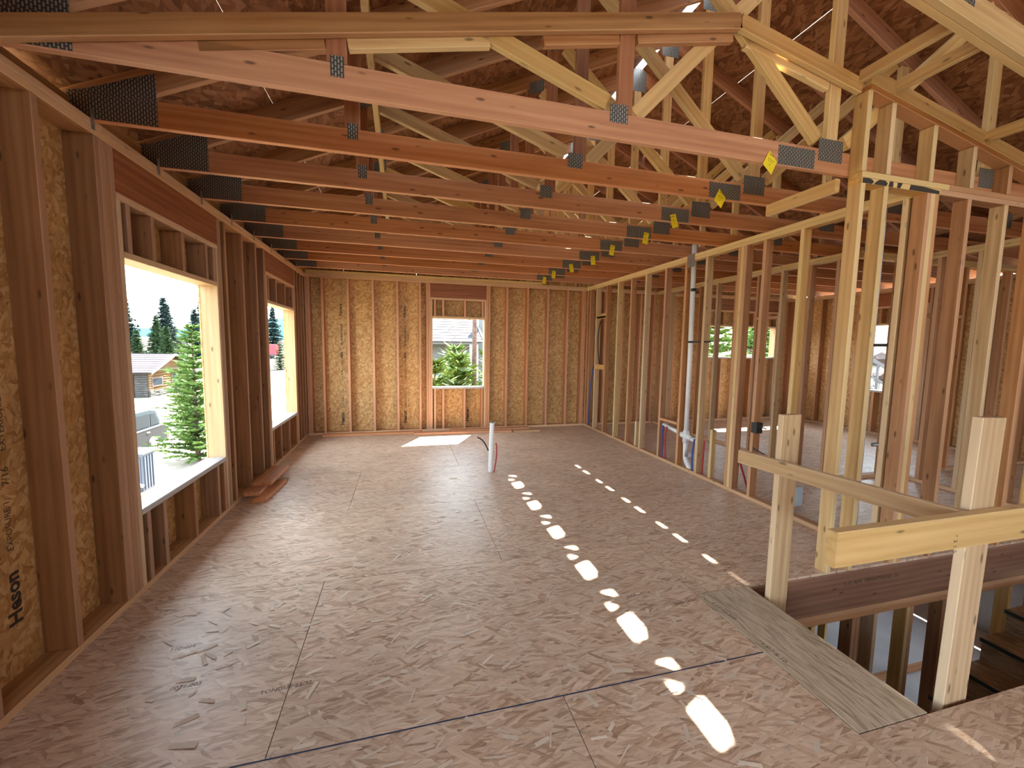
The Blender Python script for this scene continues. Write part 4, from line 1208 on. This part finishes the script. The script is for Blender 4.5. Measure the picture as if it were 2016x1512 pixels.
# ------------------------------------------------------------------ neighbouring house behind
SH = plain('grey_shingles', (0.026, 0.026, 0.032), 0.9, 0, 0.35, 5.0, 0.2)
SI = plain('pale_blue_siding', (0.075, 0.085, 0.095), 0.7, 0, 0.06, 2.0)
TRM = plain('dark_trim', (0.06, 0.06, 0.065), 0.6)
nh = tag(empty('neighbour_house', (0, 16, -2.2)), 'neighbouring house with grey shingle roof and pale lap siding', 'house')
for i in range(22):
    z = -2.3 + 0.18 * i
    prism('siding_board', [(0.6, 15.5, z), (0.6, 15.47, z), (0.6, 15.49, z + 0.185), (0.6, 15.5, z + 0.185)], (3.4, 0, 0), SI, nh)
box('wall', 0.6, 4.0, 15.5, 22.0, -2.4, 1.66, SI, nh, ch=0)
box('fascia', 0.3, 4.35, 15.02, 15.07, 1.60, 1.70, TRM, nh, ch=0)
for i in range(14):
    y0, y1 = 15.0 + 0.27 * i, 15.0 + 0.27 * (i + 1) + 0.05
    z0, z1 = 1.68 + 0.115 * i, 1.68 + 0.115 * (i + 1) + 0.02
    prism('shingle_course', [(0.2, y0, z0), (0.2, y1, z1), (0.2, y1, z1 + 0.02), (0.2, y0, z0 + 0.035)], (4.25, 0, 0), SH, nh)
prism('rake_board', [(4.44, 14.98, 1.58), (4.44, 18.85, 3.23), (4.44, 18.85, 3.40), (4.44, 14.98, 1.75)], (0.06, 0, 0), TRM, nh)
prism('gable_wall', [(3.97, 15.5, 1.6), (3.97, 22.2, 1.6), (3.97, 18.85, 3.2)], (0.03, 0, 0), SI, nh)
box('corner_trim', 4.55, 4.75, 16.6, 16.7, -2.4, 4.0, SI, nh, ch=0)

# ------------------------------------------------------------------ log cabin
LOG = wood('golden_logs', (0.050, 0.021, 0.004), (0.075, 0.034, 0.007), (0.09, 0.045, 0.011), knots=False)
BRD = wood('orange_boards', (0.05, 0.018, 0.003), (0.068, 0.027, 0.005), (0.08, 0.035, 0.008), knots=False)
STN = plain('field_stone', (0.035, 0.033, 0.034), 0.9, 0, 0.4, 3.0)
PUR = plain('purple_shingles', (0.028, 0.022, 0.030), 0.9, 0, 0.3, 2.0, 0.2)
GLS = plain('window_glass', (0.010, 0.016, 0.024), 0.35, 0, 0.1, 1.0, 0.08)
DOOR = plain('slate_garage_door', (0.05, 0.055, 0.075), 0.6)
BRW = plain('brown_trim', (0.07, 0.04, 0.035), 0.7)
cb = tag(empty('log_cabin', (-22, 45, -3.35)), 'golden log cabin with purple shingle roof and stone base', 'cabin')
x0, y0, y1, zb, ze, zr = -19.75, 41.9, 48.9, -3.4, -1.0, 0.22
yr = (y0 + y1) / 2
for i in range(8):
    z = -2.72 + 0.215 * i
    tube('log', [(x0, y0 + 0.1, z), (x0, y1 - 0.1, z)], 0.115, LOG, cb, n=10)
box('wall', x0 - 9, x0 - 0.02, y0 + 0.12, y1 - 0.12, zb, ze + 0.1, LOG, cb, ch=0)
rn = random.Random(3)
for r_ in range(4):
    yy = y0
    z = zb + 0.16 * r_
    while yy < y1 - 0.1:
        w = rn.uniform(0.35, 0.7)
        w = min(w, y1 - yy)
        box('stone', x0 - 0.02, x0 + 0.12 + rn.uniform(0, 0.05), yy + 0.015, yy + w - 0.015, z + 0.01, z + 0.15, STN, cb, ch=0.02)
        yy += w
for i in range(12):
    z = zb + 0.2 * i
    xx = x0 - 0.05
    for w in ((0.55, 0.35) if i % 2 else (0.4, 0.5)):
        box('stone', xx - w + 0.015, xx, y0 - 0.04, y0 + 0.12, z + 0.01, z + 0.19, STN, cb, ch=0.02)
        xx -= w
gd = box('garage_door', x0 - 4.2, x0 - 1.05, y0 - 0.02, y0 + 0.1, zb, -1.35, DOOR, cb)
for i in range(4):
    box('door_panel', x0 - 4.15, x0 - 1.1, y0 - 0.05, y0 - 0.021, zb + 0.02 + 0.5 * i, zb + 0.49 + 0.5 * i, DOOR, gd)
tube('porch_light', [(x0 - 1.25, y0 - 0.12, -1.72), (x0 - 1.25, y0 - 0.12, -1.52)], 0.07, 'pvc', cb, n=8)
n = 26
for i in range(n):
    a, b_ = y0 + (y1 - y0) * i / n, y0 + (y1 - y0) * (i + 1) / n
    mz = (a + b_) / 2
    top = ze + 0.02 + (zr - ze) * (1 - abs(mz - yr) / (yr - y0)) - 0.05
    if top < ze + 0.08: continue
    box('gable_board', x0 - 0.02, x0 + 0.10, a + 0.012, b_ - 0.012, ze + 0.02, top, BRD, cb)
box('trim_band', x0 - 0.02, x0 + 0.16, y0 + 0.4, y1 - 0.4, ze - 0.12, ze + 0.06, BRW, cb)
for (ya, yb, za, zb2) in ((42.35, 43.75, -2.35, -1.75), (45.5, 46.6, -2.35, -1.4)):
    w = box('window', x0 + 0.02, x0 + 0.15, ya - 0.1, yb + 0.1, za - 0.1, zb2 + 0.1, BRW, cb)
    box('pane', x0 + 0.151, x0 + 0.155, ya, yb, za, zb2, GLS, w, ch=0)
for sgn, ya in ((-1, y0 - 0.55), (1, y1 + 0.55)):
    zE = ze + 0.0 - 0.2
    for i in range(9):
        f0, f1 = i / 9, (i + 1) / 9
        a = ya + (yr - ya) * f0; c = ya + (yr - ya) * (f1 + 0.02)
        z0 = zE + (zr + 0.1 - zE) * f0; z1 = zE + (zr + 0.1 - zE) * min(1.01, f1 + 0.02)
        prism('shingle_course', [(x0 + 0.55, a, z0), (x0 + 0.55, c, z1), (x0 + 0.55, c, z1 + 0.04), (x0 + 0.55, a, z0 + 0.07)], (-10.2, 0, 0), PUR, cb)
    prism('rake_board', [(x0 + 0.56, ya, zE - 0.12), (x0 + 0.56, yr, zr - 0.02), (x0 + 0.56, yr, zr + 0.16), (x0 + 0.56, ya, zE + 0.08)], (0.06, 0, 0), TRM, cb)

# ------------------------------------------------------------------ grey SUV beside the near pine
PAINT = plain('grey_blue_paint', (0.011, 0.0125, 0.017), 0.6, 0.0, 0.05, 8.0, 0.15)
PAINT2 = plain('pale_blue_roof', (0.018, 0.030, 0.040), 0.6, 0.0, 0.05, 8.0, 0.15)
su = tag(empty('suv', (-9.25, 17.8, -3.05)), 'grey blue sport utility vehicle parked beside the near pine', 'car')
xa, xb, zg = -10.2, -8.35, -3.05
side = [(20.6, 0.45), (20.65, 0.95), (20.5, 1.12), (17.0, 1.10), (15.85, 1.02), (15.6, 0.75), (15.6, 0.42), (16.0, 0.36), (20.2, 0.36)]
prism('body', [(xa, y, zg + z) for y, z in side], (xb - xa, 0, 0), PAINT, su)
cabp = [(20.45, 1.10), (20.1, 1.72), (19.7, 1.80), (18.0, 1.80), (17.0, 1.10)]
prism('cabin', [(xa + 0.10, y, zg + z) for y, z in cabp], (xb - xa - 0.20, 0, 0), PAINT2, su)
for pts in ([(17.25, 1.15), (18.5, 1.15), (18.5, 1.66), (17.98, 1.66)], [(18.62, 1.15), (19.6, 1.15), (19.6, 1.66), (18.62, 1.66)], [(19.7, 1.15), (20.25, 1.15), (20.0, 1.62), (19.7, 1.64)]):
    prism('side_window', [(xb - 0.10, y, zg + z) for y, z in pts], (0.012, 0, 0), GLS, su)
prism('rear_window', [(xa + 0.3, 20.44, zg + 1.16), (xb - 0.3, 20.44, zg + 1.16), (xb - 0.35, 20.18, zg + 1.62), (xa + 0.35, 20.18, zg + 1.62)], (0, 0.02, 0.01), GLS, su)
for (yy, xx) in ((16.65, xb), (19.6, xb), (16.65, xa), (19.6, xa)):
    d = 0.12 if xx == xb else -0.12
    tube('wheel', [(xx - d, yy, zg + 0.36), (xx + d * 0.2, yy, zg + 0.36)], 0.36, 'black', su, n=20)
    tube('hub', [(xx, yy, zg + 0.36), (xx + d * 0.25, yy, zg + 0.36)], 0.2, 'galv', su, n=16)
box('mirror', xb, xb + 0.2, 17.35, 17.5, zg + 1.12, zg + 1.32, PAINT, su, ch=0.03)
box('door_trim', xb, xb + 0.015, 17.1, 20.3, zg + 1.08, zg + 1.12, 'galv', su, ch=0)
for yy in (18.0, 19.2):
    box('door_handle', xb, xb + 0.03, yy, yy + 0.18, zg + 0.93, zg + 0.97, 'galv', su)
box('bumper', xa, xb, 20.6, 20.78, zg + 0.42, zg + 0.68, 'black', su)
# red trailer seen through the farther left window
rt_ = tag(empty('trailer', (-22.5, 86.7, gz(-22.5, 86.7))), 'small red box trailer on the slope in the farther left window', 'trailer')
zz = gz(-22.5, 86.7)
REDP = plain('red_paint', (0.30, 0.02, 0.03), 0.5)
box('body', -24.6, -21.6, 85.7, 87.7, zz + 0.5, zz + 2.6, REDP, rt_, ch=0.05)
for xx in (-24, -22.3):
    tube('wheel', [(xx, 85.5, zz + 0.4), (xx, 85.8, zz + 0.4)], 0.4, 'black', rt_, n=14)
# utility cabinet below the large window
UB = plain('pale_blue_steel', (0.042, 0.056, 0.085), 0.5, 0.0, 0.05)
ub = tag(empty('utility_cabinet', (-6.5, 14.9, -3.05)), 'pale blue steel utility cabinet on the ground below the large window', 'cabinet')
zz = -3.05
box('body', -6.95, -6.1, 14.55, 15.2, zz, zz + 1.18, UB, ub, ch=0.01)
prism('lid', [(-7.0, 14.5, zz + 1.18), (-7.0, 15.25, zz + 1.18), (-7.0, 15.25, zz + 1.26), (-7.0, 14.5, zz + 1.22)], (0.95, 0, 0), UB, ub)
dr = box('door', -6.92, -6.5, 14.52, 14.549, zz + 0.08, zz + 1.10, UB, ub)
box('latch', -6.58, -6.54, 14.48, 14.519, zz + 0.5, zz + 0.65, 'galv', dr)
for i in range(4):
    box('rib', -6.46 + 0.09 * i, -6.42 + 0.09 * i, 14.52, 14.549, zz + 0.08, zz + 1.10, UB, ub)
for i in range(4):
    box('rib', -6.099, -6.07, 14.62 + 0.14 * i, 14.68 + 0.14 * i, zz + 0.08, zz + 1.10, UB, ub)
tube('conduit', [(-6.3, 14.4, zz), (-6.3, 14.4, zz + 0.25), (-6.2, 14.42, zz + 0.3), (-6.08, 14.5, zz + 0.22)], 0.05, 'pvc', ub, n=10)
o = beam('grey_curb', (-5.6, 14.2, zz + 0.08), (-3.6, 16.4, zz + 0.08), 0.25, 0.16, 'concrete', None, side=(0, 0, 1))
tag(o, 'pale concrete curb on the ground below the window sill', 'curb')

# ------------------------------------------------------------------ outdoor steps beyond the right wall
GS = plain('grey_steel', (0.055, 0.06, 0.072), 0.5, 0.1, 0.05)
os_ = tag(empty('outdoor_steps', (14, 8.5, -1.5)), 'grey steel outdoor stairs with mesh railing seen through the far right window', 'stairs')
A, B = Vector((13.6, 9.2, 1.95)), Vector((15.0, 7.6, 0.55))
dirv = (B - A)
for off_, nm in ((0.0, 'handrail'), (-0.85, 'stringer')):
    beam(nm, A + Vector((0, 0, off_)), B + Vector((0, 0, off_)), 0.09 if off_ == 0 else 0.18, 0.05, GS, os_, side=(1, 1, 0))
beam('rail', A + Vector((0, 0, -0.45)), B + Vector((0, 0, -0.45)), 0.06, 0.04, GS, os_, side=(1, 1, 0))
for i in range(5):
    p = A + dirv * (i / 4)
    beam('baluster', p, p + Vector((0, 0, -0.9)), 0.05, 0.05, GS, os_, side=(1, 0, 0))
for i in range(18):
    p = A + dirv * ((i + 0.5) / 18)
    tube('mesh_wire', [p + Vector((0, 0, -0.46)), p + Vector((0, 0, -0.86))], 0.008, GS, os_, n=5)
for i in range(7):
    p = A + dirv * (i / 7) + Vector((0, 0, -0.95))
    box('step', p.x, p.x + 0.9, p.y, p.y + 0.32, p.z - 0.04, p.z, GS, os_)
beam('post', (14.3, 9.6, -1.6), (14.3, 9.6, 3.2), 0.12, 0.12, GS, os_, side=(1, 0, 0))
beam('brace', (14.3, 9.6, 2.2), (13.4, 10.4, 1.6), 0.06, 0.06, GS, os_, side=(1, 0, 0))
RK = plain('pinkish_rock', (0.05, 0.036, 0.034), 0.9, 0, 0.35, 2.0)
rn = random.Random(11)
for i in range(14):
    x, y = 15.9 + 0.62 * (i % 5) + rn.uniform(-0.1, 0.1), 8.7 + 0.85 * (i // 5) + 0.35 * (i % 5) + rn.uniform(-0.1, 0.1)
    r_ = rn.uniform(0.26, 0.40)
    bm = bmesh.new()
    bmesh.ops.create_icosphere(bm, subdivisions=2, radius=r_)
    for v_ in bm.verts:
        v_.co *= rn.uniform(0.82, 1.1)
        v_.co.z *= 0.7
    me = bpy.data.meshes.new('boulder'); bm.to_mesh(me); bm.free()
    me.materials.append(RK)
    o = bpy.data.objects.new('boulder', me)
    o.location = (x, y, gz(x, y) + 0.1)
    COL.objects.link(o)
    tag(o, 'pinkish boulder on the bank behind the outdoor steps, %s row, %s from the house' % (('front', 'middle', 'back')[i // 5], ('nearest', 'second', 'third', 'fourth', 'farthest')[i % 5]), 'rock', 'boulders behind the outdoor steps')
